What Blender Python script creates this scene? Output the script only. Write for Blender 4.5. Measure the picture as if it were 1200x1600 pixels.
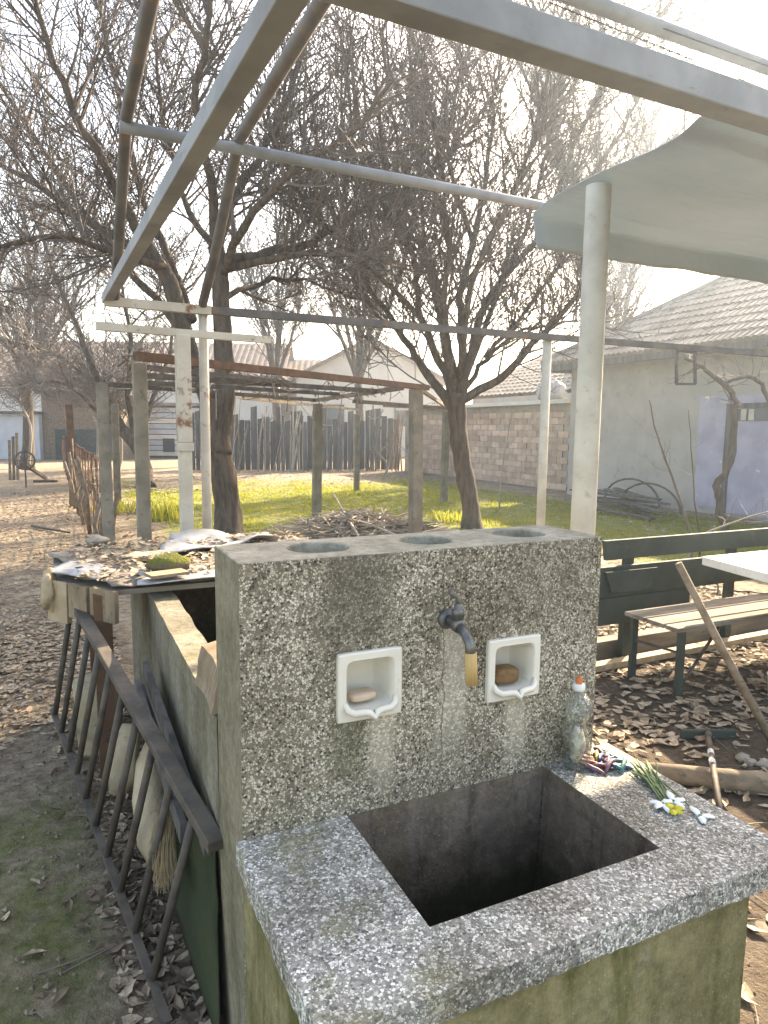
import bpy, bmesh, math, random
import numpy as np
from mathutils import Vector, Matrix, noise as mnoise
random.seed(7)
RD = math.radians
scene = bpy.context.scene
for o in list(bpy.data.objects):
    bpy.data.objects.remove(o)
C = scene.collection

# ------------------------------------------------------------------ camera
# world axes follow the washbasin: x along its splash block, y away behind it
F_PX, PITCH, ROLL, YAW = 1067.45, 0.1205, 0.0105, 0.4419
CAM = Vector((-0.3154, -1.3551, 1.5))
cd = bpy.data.cameras.new('camera'); cam = bpy.data.objects.new('camera', cd); C.objects.link(cam)
cd.sensor_fit = 'HORIZONTAL'; cd.sensor_width = 36.0; cd.lens = F_PX / 1200 * 36
cd.clip_start = 0.02; cd.clip_end = 600
cam.matrix_world = (Matrix.Translation(CAM) @ Matrix.Rotation(-YAW, 4, 'Z')
                    @ Matrix.Rotation(math.pi / 2 - PITCH, 4, 'X') @ Matrix.Rotation(ROLL, 4, 'Z'))
scene.camera = cam

# ------------------------------------------------------------------ sky, sun, exposure
SUN_AZ, SUN_EL = RD(59.0), RD(33.0)      # clockwise from +y, above the horizon
world = bpy.data.worlds.new('World'); scene.world = world; world.use_nodes = True
wn = world.node_tree; bg = wn.nodes['Background']
sky = wn.nodes.new('ShaderNodeTexSky'); sky.sky_type = 'NISHITA'; sky.sun_disc = False
sky.sun_elevation = SUN_EL; sky.sun_rotation = SUN_AZ
sky.air_density = 1.0; sky.dust_density = 2.5; sky.ozone_density = 1.0
wn.links.new(sky.outputs[0], bg.inputs[0]); bg.inputs[1].default_value = 0.15
sd = bpy.data.lights.new('sun', 'SUN'); sun = bpy.data.objects.new('sun', sd); C.objects.link(sun)
sd.energy = 4.2; sd.angle = RD(0.53); sd.color = (1.0, 0.94, 0.85)
sdir = Vector((math.sin(SUN_AZ) * math.cos(SUN_EL), math.cos(SUN_AZ) * math.cos(SUN_EL), math.sin(SUN_EL)))
sun.rotation_euler = sdir.to_track_quat('Z', 'Y').to_euler(); sun.location = (20, 15, 20)
scene.render.engine = 'CYCLES'
cy = scene.cycles; cy.denoising_prefilter = 'ACCURATE'; cy.max_bounces = 6; cy.diffuse_bounces = 3; cy.glossy_bounces = 2; cy.transmission_bounces = 6; cy.volume_bounces = 0
cy.transparent_max_bounces = 8; cy.caustics_reflective = False; cy.caustics_refractive = False
scene.view_settings.view_transform = 'Standard'; scene.view_settings.look = 'None'
scene.view_settings.exposure = 2.35; scene.view_settings.gamma = 1.0
scene.view_settings.use_white_balance = True
scene.view_settings.white_balance_temperature = 8700
scene.view_settings.white_balance_tint = 13

# ------------------------------------------------------------------ photo pixel -> place
def ray(px, py):
    a, b = px - 600, py - 800
    X = (a * math.cos(ROLL) + b * math.sin(ROLL)) / F_PX
    Y = (-a * math.sin(ROLL) + b * math.cos(ROLL)) / F_PX
    fwd = math.cos(PITCH) - Y * math.sin(PITCH); up = -math.sin(PITCH) - Y * math.cos(PITCH)
    c, s = math.cos(YAW), math.sin(YAW)
    return Vector((X * c + fwd * s, -X * s + fwd * c, up)), fwd
def G(px, py, z=0.0):                 # where the pixel's ray meets height z
    r, _ = ray(px, py); return CAM + r * ((z - CAM.z) / r.z)
def atT(px, py, t):                   # ... meets the upright plane y = t
    r, _ = ray(px, py); return CAM + r * ((t - CAM.y) / r.y)
def atS(px, py, s):
    r, _ = ray(px, py); return CAM + r * ((s - CAM.x) / r.x)
def D(px, py, d):                     # ... at ground distance d ahead
    r, f = ray(px, py); return CAM + r * (d / f)
V = Vector

# ------------------------------------------------------------------ node helper
class NT:
    def __init__(s, name, rough=0.9, spec=0.3):
        s.m = bpy.data.materials.new(name); s.m.use_nodes = True; s.t = s.m.node_tree
        s.b = s.t.nodes['Principled BSDF']; s.b.inputs['Roughness'].default_value = rough
        s.b.inputs['Specular IOR Level'].default_value = spec
        g = s.t.nodes.new('ShaderNodeNewGeometry'); s.pos = g.outputs['Position']; s.geo = g
        tc = s.t.nodes.new('ShaderNodeTexCoord'); s.obj = tc.outputs['Object']
        oi = s.t.nodes.new('ShaderNodeObjectInfo'); s.rnd = oi.outputs['Random']
    def L(s, a, b): s.t.links.new(a, b)
    def put(s, inp, v):
        if v is None: return
        if hasattr(v, 'is_output'): s.L(v, inp)
        elif isinstance(v, (tuple, list)) and len(v) == 3 and inp.type == 'RGBA': inp.default_value = (*v, 1)
        else: inp.default_value = v
    def n(s, typ): return s.t.nodes.new(typ)
    def noise(s, scale, detail=4, rough=0.55, vec=None, dist=0.0):
        x = s.n('ShaderNodeTexNoise'); x.inputs['Scale'].default_value = scale
        x.inputs['Detail'].default_value = detail; x.inputs['Roughness'].default_value = rough
        x.inputs['Distortion'].default_value = dist
        s.L(vec or s.pos, x.inputs['Vector']); return x.outputs['Fac']
    def vor(s, scale, feature='F1', vec=None, out='Distance'):
        x = s.n('ShaderNodeTexVoronoi'); x.feature = feature; x.inputs['Scale'].default_value = scale
        s.L(vec or s.pos, x.inputs['Vector']); return x.outputs[out] if out else x
    def ramp(s, fac, stops, const=False):
        x = s.n('ShaderNodeValToRGB'); e = x.color_ramp.elements
        if const: x.color_ramp.interpolation = 'CONSTANT'
        while len(e) < len(stops): e.new(0.5)
        for el, (p, c) in zip(e, stops):
            el.position = p; el.color = (*c, 1) if isinstance(c, (tuple, list)) else (c, c, c, 1)
        s.L(fac, x.inputs[0]); return x.outputs[0]
    def mix(s, fac, a, b, mode='MIX'):
        x = s.n('ShaderNodeMix'); x.data_type = 'RGBA'; x.blend_type = mode
        s.put(x.inputs[0], fac); s.put(x.inputs[6], a); s.put(x.inputs[7], b); return x.outputs[2]
    def math(s, op, a, b=None, c=None, clamp=False):
        x = s.n('ShaderNodeMath'); x.operation = op; x.use_clamp = clamp
        s.put(x.inputs[0], a); s.put(x.inputs[1], b)
        if c is not None: s.put(x.inputs[2], c)
        return x.outputs[0]
    def map(s, v, a, b, c=0.0, d=1.0):
        x = s.n('ShaderNodeMapRange'); x.interpolation_type = 'SMOOTHSTEP'
        s.put(x.inputs[0], v)
        for i, q in enumerate((a, b, c, d)): x.inputs[i + 1].default_value = q
        return x.outputs[0]
    def sep(s, vec=None):
        x = s.n('ShaderNodeSeparateXYZ'); s.L(vec or s.pos, x.inputs[0]); return x.outputs
    def scaled(s, v, vec=None):
        x = s.n('ShaderNodeVectorMath'); x.operation = 'MULTIPLY'; s.L(vec or s.pos, x.inputs[0])
        x.inputs[1].default_value = v; return x.outputs[0]
    def streak(s, axis, c, w, z0, z1, wob=0.03):   # a drip mark: narrow across `axis`, from z1 down to z0
        P = s.sep(); wv = s.noise(14, 3, vec=s.scaled((1, 1, 0.35)))
        d = s.math('ABSOLUTE', s.math('ADD', s.math('SUBTRACT', P[axis], c), s.math('MULTIPLY', s.math('SUBTRACT', wv, 0.5), wob * 2)))
        m = s.map(d, w * 0.35, w, 1, 0)
        m = s.math('MULTIPLY', m, s.map(P[2], z0, z0 + (z1 - z0) * 0.6)); m = s.math('MULTIPLY', m, s.map(P[2], z1 - 0.01, z1 + 0.01, 1, 0))
        return m
    def bump(s, h, strength=0.4, dist=0.01):
        x = s.n('ShaderNodeBump'); x.inputs['Strength'].default_value = strength
        x.inputs['Distance'].default_value = dist; s.L(h, x.inputs['Height'])
        s.L(x.outputs[0], s.b.inputs['Normal']); return x.outputs[0]
    def col(s, c): s.put(s.b.inputs['Base Color'], c); return s
    def rough(s, c): s.put(s.b.inputs['Roughness'], c); return s
    def metal(s, v): s.put(s.b.inputs['Metallic'], v); return s

M = {}
def mottled(name, c1, c2, scale=6, rough=0.9, bump=0.3, bscale=60, c3=None, dist=0.006, var=0.0, spec=0.3, stretch=None):
    m = NT(name, rough, spec); vec = m.scaled(stretch) if stretch else None
    c = m.mix(m.map(m.noise(scale, 5, vec=vec), 0.32, 0.68), c1, c2)
    if c3: c = m.mix(m.map(m.noise(scale * 2.3, 5, 0.7, vec=vec), 0.55, 0.7), c, c3)
    if var:
        v = m.math('MULTIPLY_ADD', m.rnd, var * 2, 1 - var); h = m.n('ShaderNodeHueSaturation')
        m.L(v, h.inputs['Value']); m.L(c, h.inputs['Color']); c = h.outputs[0]
    m.col(c)
    if bump: m.bump(m.noise(bscale, 5, 0.65, vec=vec), bump, dist)
    M[name] = m.m; return m

def terrazzo(name, scale, cement, stones, stain=None, thr=0.015):
    m = NT(name, 0.85, 0.35)
    wv = m.n('ShaderNodeVectorMath'); wv.operation = 'ADD'; m.L(m.pos, wv.inputs[0])
    nz = m.n('ShaderNodeTexNoise'); nz.inputs['Scale'].default_value = scale * 1.3; m.L(m.pos, nz.inputs['Vector'])
    sc_ = m.n('ShaderNodeVectorMath'); sc_.operation = 'SCALE'; m.L(nz.outputs['Color'], sc_.inputs[0]); sc_.inputs['Scale'].default_value = 0.9 / scale
    m.L(sc_.outputs[0], wv.inputs[1]); vec = wv.outputs[0]
    v = m.vor(scale, vec=vec, out=None); cs = m.sep(v.outputs['Color'])
    de = m.vor(scale, 'DISTANCE_TO_EDGE', vec=vec)
    st = m.ramp(cs[0], stones, const=True)
    lim = m.math('MULTIPLY_ADD', m.math('POWER', cs[1], 1.5), 0.27, thr)
    edge = m.math('SUBTRACT', 1.0, m.map(m.math('SUBTRACT', de, lim), -0.02, 0.05))
    cem = m.mix(m.map(m.noise(30, 5), 0.3, 0.7), cement[0], cement[1])
    c = m.mix(edge, st, cem)
    worn = m.map(m.noise(5.5, 6, 0.62), 0.56, 0.72, 0, 0.45)
    c = m.mix(worn, c, cem)
    big = m.map(m.noise(3.1, 6, 0.65), 0.34, 0.62, 0.0, 1.0)
    c = m.mix(big, m.mix(1.0, c, (0.52, 0.5, 0.46), 'MULTIPLY'), c)
    if stain: c = stain(m, c)
    m.col(c)
    h = m.math('ADD', m.math('MULTIPLY', edge, -0.6), m.math('MULTIPLY', m.noise(scale * 1.7, 3), 0.8))
    m.bump(h, 0.55, 0.004); M[name] = m.m; return m

STONES = [(0.0, (0.065, 0.056, 0.043)), (0.10, (0.36, 0.305, 0.225)), (0.26, (0.62, 0.565, 0.45)),
          (0.50, (0.23, 0.20, 0.15)), (0.62, (0.75, 0.70, 0.58)), (0.86, (0.44, 0.38, 0.28))]
def block_stain(m, c):
    lime = m.streak(0, 0.505, 0.05, 0.60, 1.05, 0.05)
    c = m.mix(m.math('MULTIPLY', lime, 0.42), c, (0.62, 0.57, 0.45))
    for cx in (0.33, 0.70):
        s_ = m.streak(0, cx, 0.045, 0.62, 0.85, 0.02)
        c = m.mix(m.math('MULTIPLY', s_, 0.45), c, (0.62, 0.55, 0.42))
    g = m.streak(0, 0.24, 0.06, 0.66, 0.855, 0.03)
    c = m.mix(m.math('MULTIPLY', g, 0.6), c, (0.10, 0.105, 0.05))
    dk = m.streak(0, 0.27, 0.13, 0.93, 1.25, 0.1)
    c = m.mix(m.math('MULTIPLY', dk, 0.5), c, (0.12, 0.105, 0.085))
    dk = m.streak(0, 0.80, 0.16, 0.98, 1.25, 0.1)
    c = m.mix(m.math('MULTIPLY', dk, 0.32), c, (0.15, 0.13, 0.11))
    P = m.sep()
    crack = m.math('ABSOLUTE', m.math('SUBTRACT', m.math('ADD', P[0], m.math('MULTIPLY', m.noise(9, 5, 0.7), 0.05)), 0.508))
    ck = m.math('MULTIPLY', m.map(crack, 0.0006, 0.002, 1, 0), m.map(P[2], 0.66, 0.72))
    c = m.mix(m.math('MULTIPLY', ck, 0.8), c, (0.06, 0.055, 0.05))
    return c
terrazzo('terrazzo_wall', 185, ((0.15, 0.125, 0.088), (0.27, 0.235, 0.172)), STONES, block_stain)
def coping_stain(m, c):
    P = m.sep()
    a = m.math('MULTIPLY', m.map(m.noise(9, 5, 0.7), 0.5, 0.66), m.map(P[0], 0.32, 0.12))
    c = m.mix(m.math('MULTIPLY', a, 0.55), c, (0.17, 0.16, 0.06))
    return c
terrazzo('terrazzo_top', 185, ((0.20, 0.19, 0.165), (0.34, 0.325, 0.285)),
         [(0.0, (0.12, 0.12, 0.115)), (0.10, (0.36, 0.35, 0.33)), (0.3, (0.68, 0.66, 0.61)), (0.50, (0.20, 0.195, 0.18)), (0.62, (0.86, 0.84, 0.78)), (0.9, (0.48, 0.45, 0.38))], coping_stain, -0.005)
def mossy_cement(name, c1, c2, moss=0.5, dark=0.3):
    m = NT(name, 0.92, 0.2); P = m.sep()
    c = m.mix(m.map(m.noise(5, 6, 0.6), 0.35, 0.65), c1, c2)
    vs = m.scaled((7, 7, 1.1))
    c = m.mix(m.math('MULTIPLY', m.map(m.noise(1.3, 6, 0.65, vec=vs), 0.45, 0.7), moss), c, (0.11, 0.115, 0.025))
    c = m.mix(m.math('MULTIPLY', m.map(m.noise(2.1, 6, 0.7, vec=vs), 0.52, 0.7), dark), c, (0.06, 0.05, 0.035))
    c = m.mix(m.map(m.noise(11, 6, 0.7), 0.62, 0.72, 0, 0.5), c, (0.45, 0.40, 0.33))
    c = m.mix(m.map(m.noise(34, 6, 0.75), 0.30, 0.70), m.mix(1.0, c, (0.62, 0.62, 0.60), 'MULTIPLY'), c)
    c = m.mix(m.map(m.noise(140, 3, 0.6), 0.62, 0.70, 0, 0.4), c, (0.50, 0.45, 0.36))
    m.col(c); m.bump(m.noise(45, 6, 0.7), 0.7, 0.012); M[name] = m.m; return m
mossy_cement('cement_side', (0.24, 0.21, 0.145), (0.34, 0.30, 0.215), 0.25, 0.4)
mossy_cement('cement_base', (0.22, 0.19, 0.09), (0.36, 0.315, 0.17), 0.85, 0.6)
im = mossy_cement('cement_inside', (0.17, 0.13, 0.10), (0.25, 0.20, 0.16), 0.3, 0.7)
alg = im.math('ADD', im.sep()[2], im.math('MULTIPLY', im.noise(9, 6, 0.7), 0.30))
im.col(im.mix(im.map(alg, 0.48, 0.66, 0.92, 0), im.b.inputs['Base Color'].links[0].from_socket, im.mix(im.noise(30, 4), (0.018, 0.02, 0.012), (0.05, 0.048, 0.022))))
mossy_cement('cement_trough', (0.20, 0.18, 0.13), (0.31, 0.28, 0.215), 0.4, 0.6)
mossy_cement('cement_top', (0.34, 0.315, 0.255), (0.46, 0.43, 0.355), 0.1, 0.35)  # plain cement of the block top, colour brightened for dappled sun
mottled('wet_bottom', (0.015, 0.016, 0.018), (0.03, 0.03, 0.03), 8, 0.25, 0.5, 30, dist=0.01)
mottled('soil', (0.07, 0.05, 0.035), (0.12, 0.09, 0.06), 25, 1.0, 0.8, 80, dist=0.02)
m = mottled('ceramic', (0.70, 0.655, 0.56), (0.76, 0.72, 0.63), 9, 0.16, 0.0, spec=0.5, c3=None)
mm = m.mix(m.map(m.noise(60, 4, 0.75), 0.66, 0.72, 0, 0.7), m.b.inputs['Base Color'].links[0].from_socket, (0.36, 0.28, 0.18)); m.col(mm)
mottled('soap_brown', (0.14, 0.075, 0.03), (0.22, 0.13, 0.06), 20, 0.55, 0.4, 50, c3=(0.09, 0.05, 0.02))
mottled('soap_pink', (0.52, 0.38, 0.27), (0.62, 0.48, 0.36), 25, 0.5, 0.3, 60, c3=(0.42, 0.28, 0.2))
mottled('tap_metal', (0.10, 0.105, 0.11), (0.20, 0.195, 0.18), 30, 0.45, 0.3, 120, c3=(0.26, 0.2, 0.12), spec=0.5, dist=0.002).metal(0.55)
mottled('hose_tan', (0.52, 0.33, 0.13), (0.64, 0.45, 0.22), 18, 0.6, 0.1, 60, stretch=(3, 3, 0.4))
mottled('white_paint', (0.46, 0.42, 0.34), (0.57, 0.53, 0.44), 7, 0.55, 0.2, 70, c3=(0.42, 0.36, 0.27), dist=0.002)
m = NT('rusty_white', 0.6, 0.35)
c = m.mix(m.map(m.noise(5, 5), 0.35, 0.65), (0.43, 0.39, 0.32), (0.53, 0.49, 0.41))
c = m.mix(m.map(m.noise(7, 6, 0.7), 0.56, 0.66), c, (0.20, 0.10, 0.05)); m.col(c); m.bump(m.noise(80, 4), 0.2, 0.002); M['rusty_white'] = m.m
m = NT('grey_beam', 0.6, 0.35)
c = m.mix(m.map(m.noise(4, 5), 0.35, 0.65), (0.18, 0.19, 0.20), (0.26, 0.27, 0.28))
c = m.mix(m.map(m.noise(9, 6, 0.7, vec=m.scaled((1, 1, 4))), 0.60, 0.70, 0, 0.7), c, (0.13, 0.10, 0.08)); m.col(c); m.bump(m.noise(60, 4), 0.2, 0.003); M['grey_beam'] = m.m
mottled('dark_pipe', (0.075, 0.07, 0.068), (0.13, 0.12, 0.11), 6, 0.6, 0.2, 80, c3=(0.2, 0.11, 0.06), dist=0.002)
mottled('rust_iron', (0.09, 0.055, 0.04), (0.16, 0.085, 0.05), 9, 0.8, 0.4, 90, c3=(0.06, 0.05, 0.045), dist=0.003)
mottled('dark_iron', (0.06, 0.053, 0.045), (0.12, 0.10, 0.08), 12, 0.7, 0.3, 90, c3=(0.15, 0.09, 0.05), dist=0.003)
mottled('grey_concrete', (0.17, 0.145, 0.11), (0.26, 0.225, 0.175), 5, 0.95, 0.4, 60, c3=(0.14, 0.13, 0.09), var=0.12)
mottled('old_wood', (0.15, 0.115, 0.08), (0.26, 0.205, 0.15), 2.5, 0.9, 0.5, 12, c3=(0.12, 0.09, 0.06), stretch=(6, 1, 6), var=0.15)
mottled('old_wood_x', (0.13, 0.115, 0.095), (0.235, 0.21, 0.175), 2.5, 0.9, 0.5, 12, c3=(0.14, 0.11, 0.08), stretch=(1, 6, 6), var=0.15)
mottled('pale_wood', (0.36, 0.27, 0.17), (0.46, 0.36, 0.24), 2.5, 0.85, 0.3, 10, c3=(0.26, 0.18, 0.11), stretch=(6, 1, 4))
mottled('tan_board', (0.21, 0.155, 0.10), (0.31, 0.24, 0.165), 2, 0.9, 0.5, 14, c3=(0.14, 0.095, 0.06), stretch=(3, 9, 3))
mottled('green_paint', (0.04, 0.052, 0.043), (0.06, 0.074, 0.062), 4, 0.75, 0.3, 40, c3=(0.085, 0.085, 0.07))
mottled('green_sheet', (0.022, 0.030, 0.013), (0.042, 0.055, 0.024), 4, 0.8, 0.4, 30, c3=(0.06, 0.05, 0.03))
mottled('bark', (0.085, 0.065, 0.05), (0.16, 0.125, 0.095), 5, 0.95, 1.0, 14, c3=(0.05, 0.04, 0.03), dist=0.03, stretch=(3.5, 3.5, 0.7))
mottled('twig', (0.085, 0.065, 0.052), (0.14, 0.11, 0.09), 2, 0.75, 0, spec=0.4)
mottled('twig_pale', (0.24, 0.20, 0.155), (0.36, 0.31, 0.25), 2, 0.75, 0, spec=0.4)
mottled('twig_mid', (0.13, 0.105, 0.085), (0.22, 0.185, 0.15), 2, 0.75, 0, spec=0.4)
mottled('plaster', (0.36, 0.345, 0.31), (0.44, 0.42, 0.385), 1.6, 0.95, 0.3, 30, c3=(0.30, 0.28, 0.25))
m = NT('lavender', 0.8, 0.3)
c = m.mix(m.map(m.noise(3, 5), 0.35, 0.65), (0.34, 0.33, 0.42), (0.42, 0.41, 0.50))
c = m.mix(m.map(m.noise(4.5, 6, 0.75), 0.63, 0.66), c, (0.68, 0.66, 0.55)); m.col(c); M['lavender'] = m.m
mottled('clay_brick', (0.44, 0.31, 0.23), (0.56, 0.42, 0.33), 3, 0.95, 0.4, 40, c3=(0.36, 0.25, 0.18), var=0.22)
mottled('mortar', (0.30, 0.27, 0.23), (0.38, 0.34, 0.30), 6, 1.0, 0.4, 50)
mottled('roof_tile', (0.20, 0.165, 0.135), (0.31, 0.26, 0.21), 2.2, 0.75, 0.3, 40, c3=(0.14, 0.13, 0.10), var=0.2, spec=0.4)
mottled('slab_roof', (0.58, 0.55, 0.50), (0.68, 0.65, 0.60), 2, 0.9, 0.2, 20)
mottled('far_wall', (0.52, 0.50, 0.46), (0.60, 0.58, 0.54), 1.0, 0.95, 0.0)
mottled('far_red_roof', (0.19, 0.14, 0.11), (0.26, 0.195, 0.15), 1.5, 0.9, 0.3, 12, c3=(0.2, 0.15, 0.11))
mottled('blue_grey', (0.40, 0.43, 0.47), (0.48, 0.51, 0.55), 2, 0.8, 0.0)
mottled('dark_board', (0.075, 0.07, 0.065), (0.14, 0.13, 0.12), 2, 0.95, 0.4, 20, stretch=(6, 6, 0.8), var=0.35)
mottled('inside_shade', (0.02, 0.02, 0.02), (0.035, 0.035, 0.033), 3, 0.9, 0)
mottled('stone', (0.27, 0.24, 0.20), (0.38, 0.34, 0.28), 12, 0.95, 0.6, 40, c3=(0.2, 0.17, 0.13), dist=0.01)
m = NT('moss_stone', 1.0, 0.1)
up = m.map(m.math('ADD', m.sep(m.geo.outputs['Normal'])[2], m.math('MULTIPLY', m.noise(25, 4), 0.8)), 0.45, 0.9)
m.col(m.mix(up, m.mix(m.noise(20, 4), (0.10, 0.085, 0.06), (0.2, 0.17, 0.12)), m.mix(m.noise(60, 4), (0.09, 0.10, 0.02), (0.17, 0.17, 0.05)))); m.bump(m.noise(90, 5), 1, 0.01); M['moss_stone'] = m.m
mottled('sheet_metal', (0.26, 0.26, 0.26), (0.38, 0.38, 0.38), 8, 0.55, 0.3, 40, c3=(0.20, 0.17, 0.13), dist=0.004)
mottled('tar_felt', (0.17, 0.145, 0.12), (0.28, 0.25, 0.21), 12, 0.95, 0.7, 50, c3=(0.4, 0.37, 0.32), dist=0.01)
mottled('crumb', (0.11, 0.085, 0.06), (0.26, 0.21, 0.155), 40, 0.95, 0)
mottled('sack', (0.36, 0.29, 0.19), (0.47, 0.39, 0.27), 7, 0.85, 0.5, 25, c3=(0.25, 0.20, 0.12), dist=0.02)
mottled('straw', (0.38, 0.28, 0.16), (0.5, 0.39, 0.24), 20, 0.9, 0)
mottled('marble_slab', (0.72, 0.69, 0.62), (0.80, 0.77, 0.71), 8, 0.6, 0.2, 60, c3=(0.6, 0.56, 0.48))
mottled('white_plastic', (0.75, 0.75, 0.72), (0.80, 0.80, 0.77), 8, 0.35, 0)
mottled('orange_plastic', (0.62, 0.17, 0.05), (0.68, 0.22, 0.08), 20, 0.4, 0)
mottled('scrunched_paper', (0.36, 0.27, 0.16), (0.62, 0.55, 0.44), 35, 0.8, 0.4, 80, c3=(0.14, 0.11, 0.07))
for nm, c in (('blue', (0.05, 0.13, 0.24)), ('teal', (0.04, 0.20, 0.20)), ('red', (0.34, 0.045, 0.04)), ('yellow', (0.45, 0.38, 0.05)), ('purple', (0.20, 0.10, 0.13)), ('navy', (0.03, 0.05, 0.15))):
    mottled('scrap_' + nm, tuple(q * .45 for q in c), tuple(min(1, q * .9) for q in c), 90, 0.55, 0.2, 90, spec=0.45)
mottled('petal', (0.80, 0.81, 0.78), (0.84, 0.84, 0.82), 30, 0.6, 0)
mottled('petal_yellow', (0.55, 0.45, 0.03), (0.62, 0.55, 0.06), 60, 0.6, 0)
mottled('stem_green', (0.10, 0.17, 0.07), (0.16, 0.24, 0.11), 40, 0.55, 0)
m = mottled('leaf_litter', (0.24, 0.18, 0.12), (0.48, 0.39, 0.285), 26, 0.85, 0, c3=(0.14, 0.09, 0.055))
m = mottled('leaf_shade', (0.085, 0.06, 0.042), (0.19, 0.14, 0.095), 30, 0.85, 0, c3=(0.09, 0.065, 0.045))  # shaded copy of the leaf litter, shade put into the darker colour
m = NT('grass', 0.7, 0.3); m.col(m.mix(m.map(m.noise(1.4, 4), 0.35, 0.65), (0.16, 0.185, 0.03), (0.28, 0.275, 0.06)))
tr = m.n('ShaderNodeBsdfTranslucent'); tr.inputs[0].default_value = (0.36, 0.37, 0.06, 1)
ms = m.n('ShaderNodeMixShader'); ms.inputs[0].default_value = 0.5
m.L(m.b.outputs[0], ms.inputs[1]); m.L(tr.outputs[0], ms.inputs[2]); m.L(ms.outputs[0], m.t.nodes['Material Output'].inputs[0]); M['grass'] = m.m
m = NT('tarp', 0.8, 0.2); m.col(m.mix(m.map(m.noise(1.5, 5), 0.35, 0.65), (0.37, 0.415, 0.44), (0.46, 0.50, 0.525))); m.bump(m.noise(5, 4, vec=m.scaled((1, 4, 1))), 0.5, 0.05)
tr = m.n('ShaderNodeBsdfTranslucent'); tr.inputs[0].default_value = (0.36, 0.45, 0.50, 1)
ms = m.n('ShaderNodeMixShader'); ms.inputs[0].default_value = 0.32
m.L(m.b.outputs[0], ms.inputs[1]); m.L(tr.outputs[0], ms.inputs[2]); m.L(ms.outputs[0], m.t.nodes['Material Output'].inputs[0]); M['tarp'] = m.m
m = NT('clear_plastic', 0.12, 0.5); tp_ = m.n('ShaderNodeBsdfTransparent'); tp_.inputs[0].default_value = (0.90, 0.95, 0.94, 1)
gl = m.n('ShaderNodeBsdfGlossy'); gl.inputs['Roughness'].default_value = 0.08; gl.inputs[0].default_value = (0.95, 0.97, 0.97, 1)
lw = m.n('ShaderNodeLayerWeight'); lw.inputs[0].default_value = 0.45; bn_ = m.bump(m.noise(45, 3, dist=1.2), 0.8, 0.02); m.L(bn_, gl.inputs['Normal']); m.L(bn_, lw.inputs['Normal'])
ms = m.n('ShaderNodeMixShader'); m.L(m.map(lw.outputs['Facing'], 0.1, 0.95, 0.10, 0.75), ms.inputs[0]); m.L(tp_.outputs[0], ms.inputs[1]); m.L(gl.outputs[0], ms.inputs[2])
m.L(ms.outputs[0], m.t.nodes['Material Output'].inputs[0]); M['clear_plastic'] = m.m
m = NT('dark_glass', 0.15, 0.5); m.col((0.10, 0.11, 0.12)); M['dark_glass'] = m.m

# ground: soil, leaf mould, moss and turf, each with its own place
def grass_amount(x, y):
    n = mnoise.noise(V((x * 0.35, y * 0.35, 3.1))) * 1.6
    pt = .25 + .75 * min(1, max(0, .5 + 1.6 * mnoise.noise(V((x * 1.6, y * 1.6, 6.1)))))
    a = min(1, max(0, (y - 6.3 + n * 1.0) / 1.0)) * min(1, max(0, (x - 0.75 + n * 0.3) / 0.4)) * min(1, max(0, (9.8 - x + n * 0.5) / 0.8))
    a *= min(1, max(0, (17.5 - y + n * 2) / 3.0))
    b = min(1, max(0, (x - 5.2 + n) / 1.2)) * min(1, max(0, (10.2 - x) / 0.5)) * min(1, max(0, (y - 3.0 + n) / 1)) * min(1, max(0, (9 - y) / 1.0))
    return max(a, b) * pt
m = NT('ground', 0.95, 0.2); P = m.sep(); n1 = m.noise(2.2, 6, 0.65); n2 = m.noise(16, 6, 0.7)
c = m.mix(m.map(n2, 0.35, 0.65), (0.17, 0.13, 0.09), (0.36, 0.29, 0.21))
c = m.mix(m.map(n1, 0.52, 0.68), c, (0.43, 0.36, 0.27))
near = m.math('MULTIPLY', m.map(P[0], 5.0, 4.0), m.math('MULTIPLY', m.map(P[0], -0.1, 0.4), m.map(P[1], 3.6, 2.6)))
c = m.mix(m.math('MULTIPLY', near, 0.8), c, m.mix(n2, (0.055, 0.042, 0.033), (0.115, 0.086, 0.063)))  # brown soil by the benches, its colour lowered further for the shade there
nn = m.math('MULTIPLY', m.math('SUBTRACT', m.noise(0.8, 5), 0.5), 2.2)
ga = m.math('MULTIPLY', m.map(m.math('ADD', P[1], nn), 6.3, 7.2), m.map(m.math('ADD', P[0], nn), 0.75, 1.2))
ga = m.math('MULTIPLY', ga, m.math('MULTIPLY', m.map(P[0], 9.8, 9.0), m.map(m.math('ADD', P[1], nn), 17.5, 14.5)))
gb = m.math('MULTIPLY', m.math('MULTIPLY', m.map(m.math('ADD', P[0], nn), 5.2, 6.4), m.map(P[0], 10.3, 9.8)), m.math('MULTIPLY', m.map(P[1], 3.0, 4.0), m.map(P[1], 9.0, 8.0)))
gm = m.math('MULTIPLY', m.math('MAXIMUM', ga, gb), m.map(m.noise(3, 6, 0.75), 0.35, 0.55, 0.15, 1.0))
c = m.mix(gm, c, m.mix(m.noise(9, 4), (0.11, 0.155, 0.028), (0.19, 0.22, 0.05)))
mo = m.math('MULTIPLY', m.map(m.math('ADD', P[0], m.math('MULTIPLY', nn, 0.16)), -0.20, -0.40), m.map(m.math('ADD', P[1], m.math('MULTIPLY', nn, 0.5)), 1.9, 1.2))
c = m.mix(m.math('MULTIPLY', mo, m.map(m.noise(4.5, 7, 0.72), 0.36, 0.58, 0.08, 1)), c, m.mix(m.map(m.noise(22, 6, .7), .3, .7), (0.085, 0.10, 0.03), (0.19, 0.195, 0.085)))
m.col(c); m.bump(m.math('ADD', n2, m.noise(60, 5, 0.7)), 0.9, 0.03); M['ground'] = m.m

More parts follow.
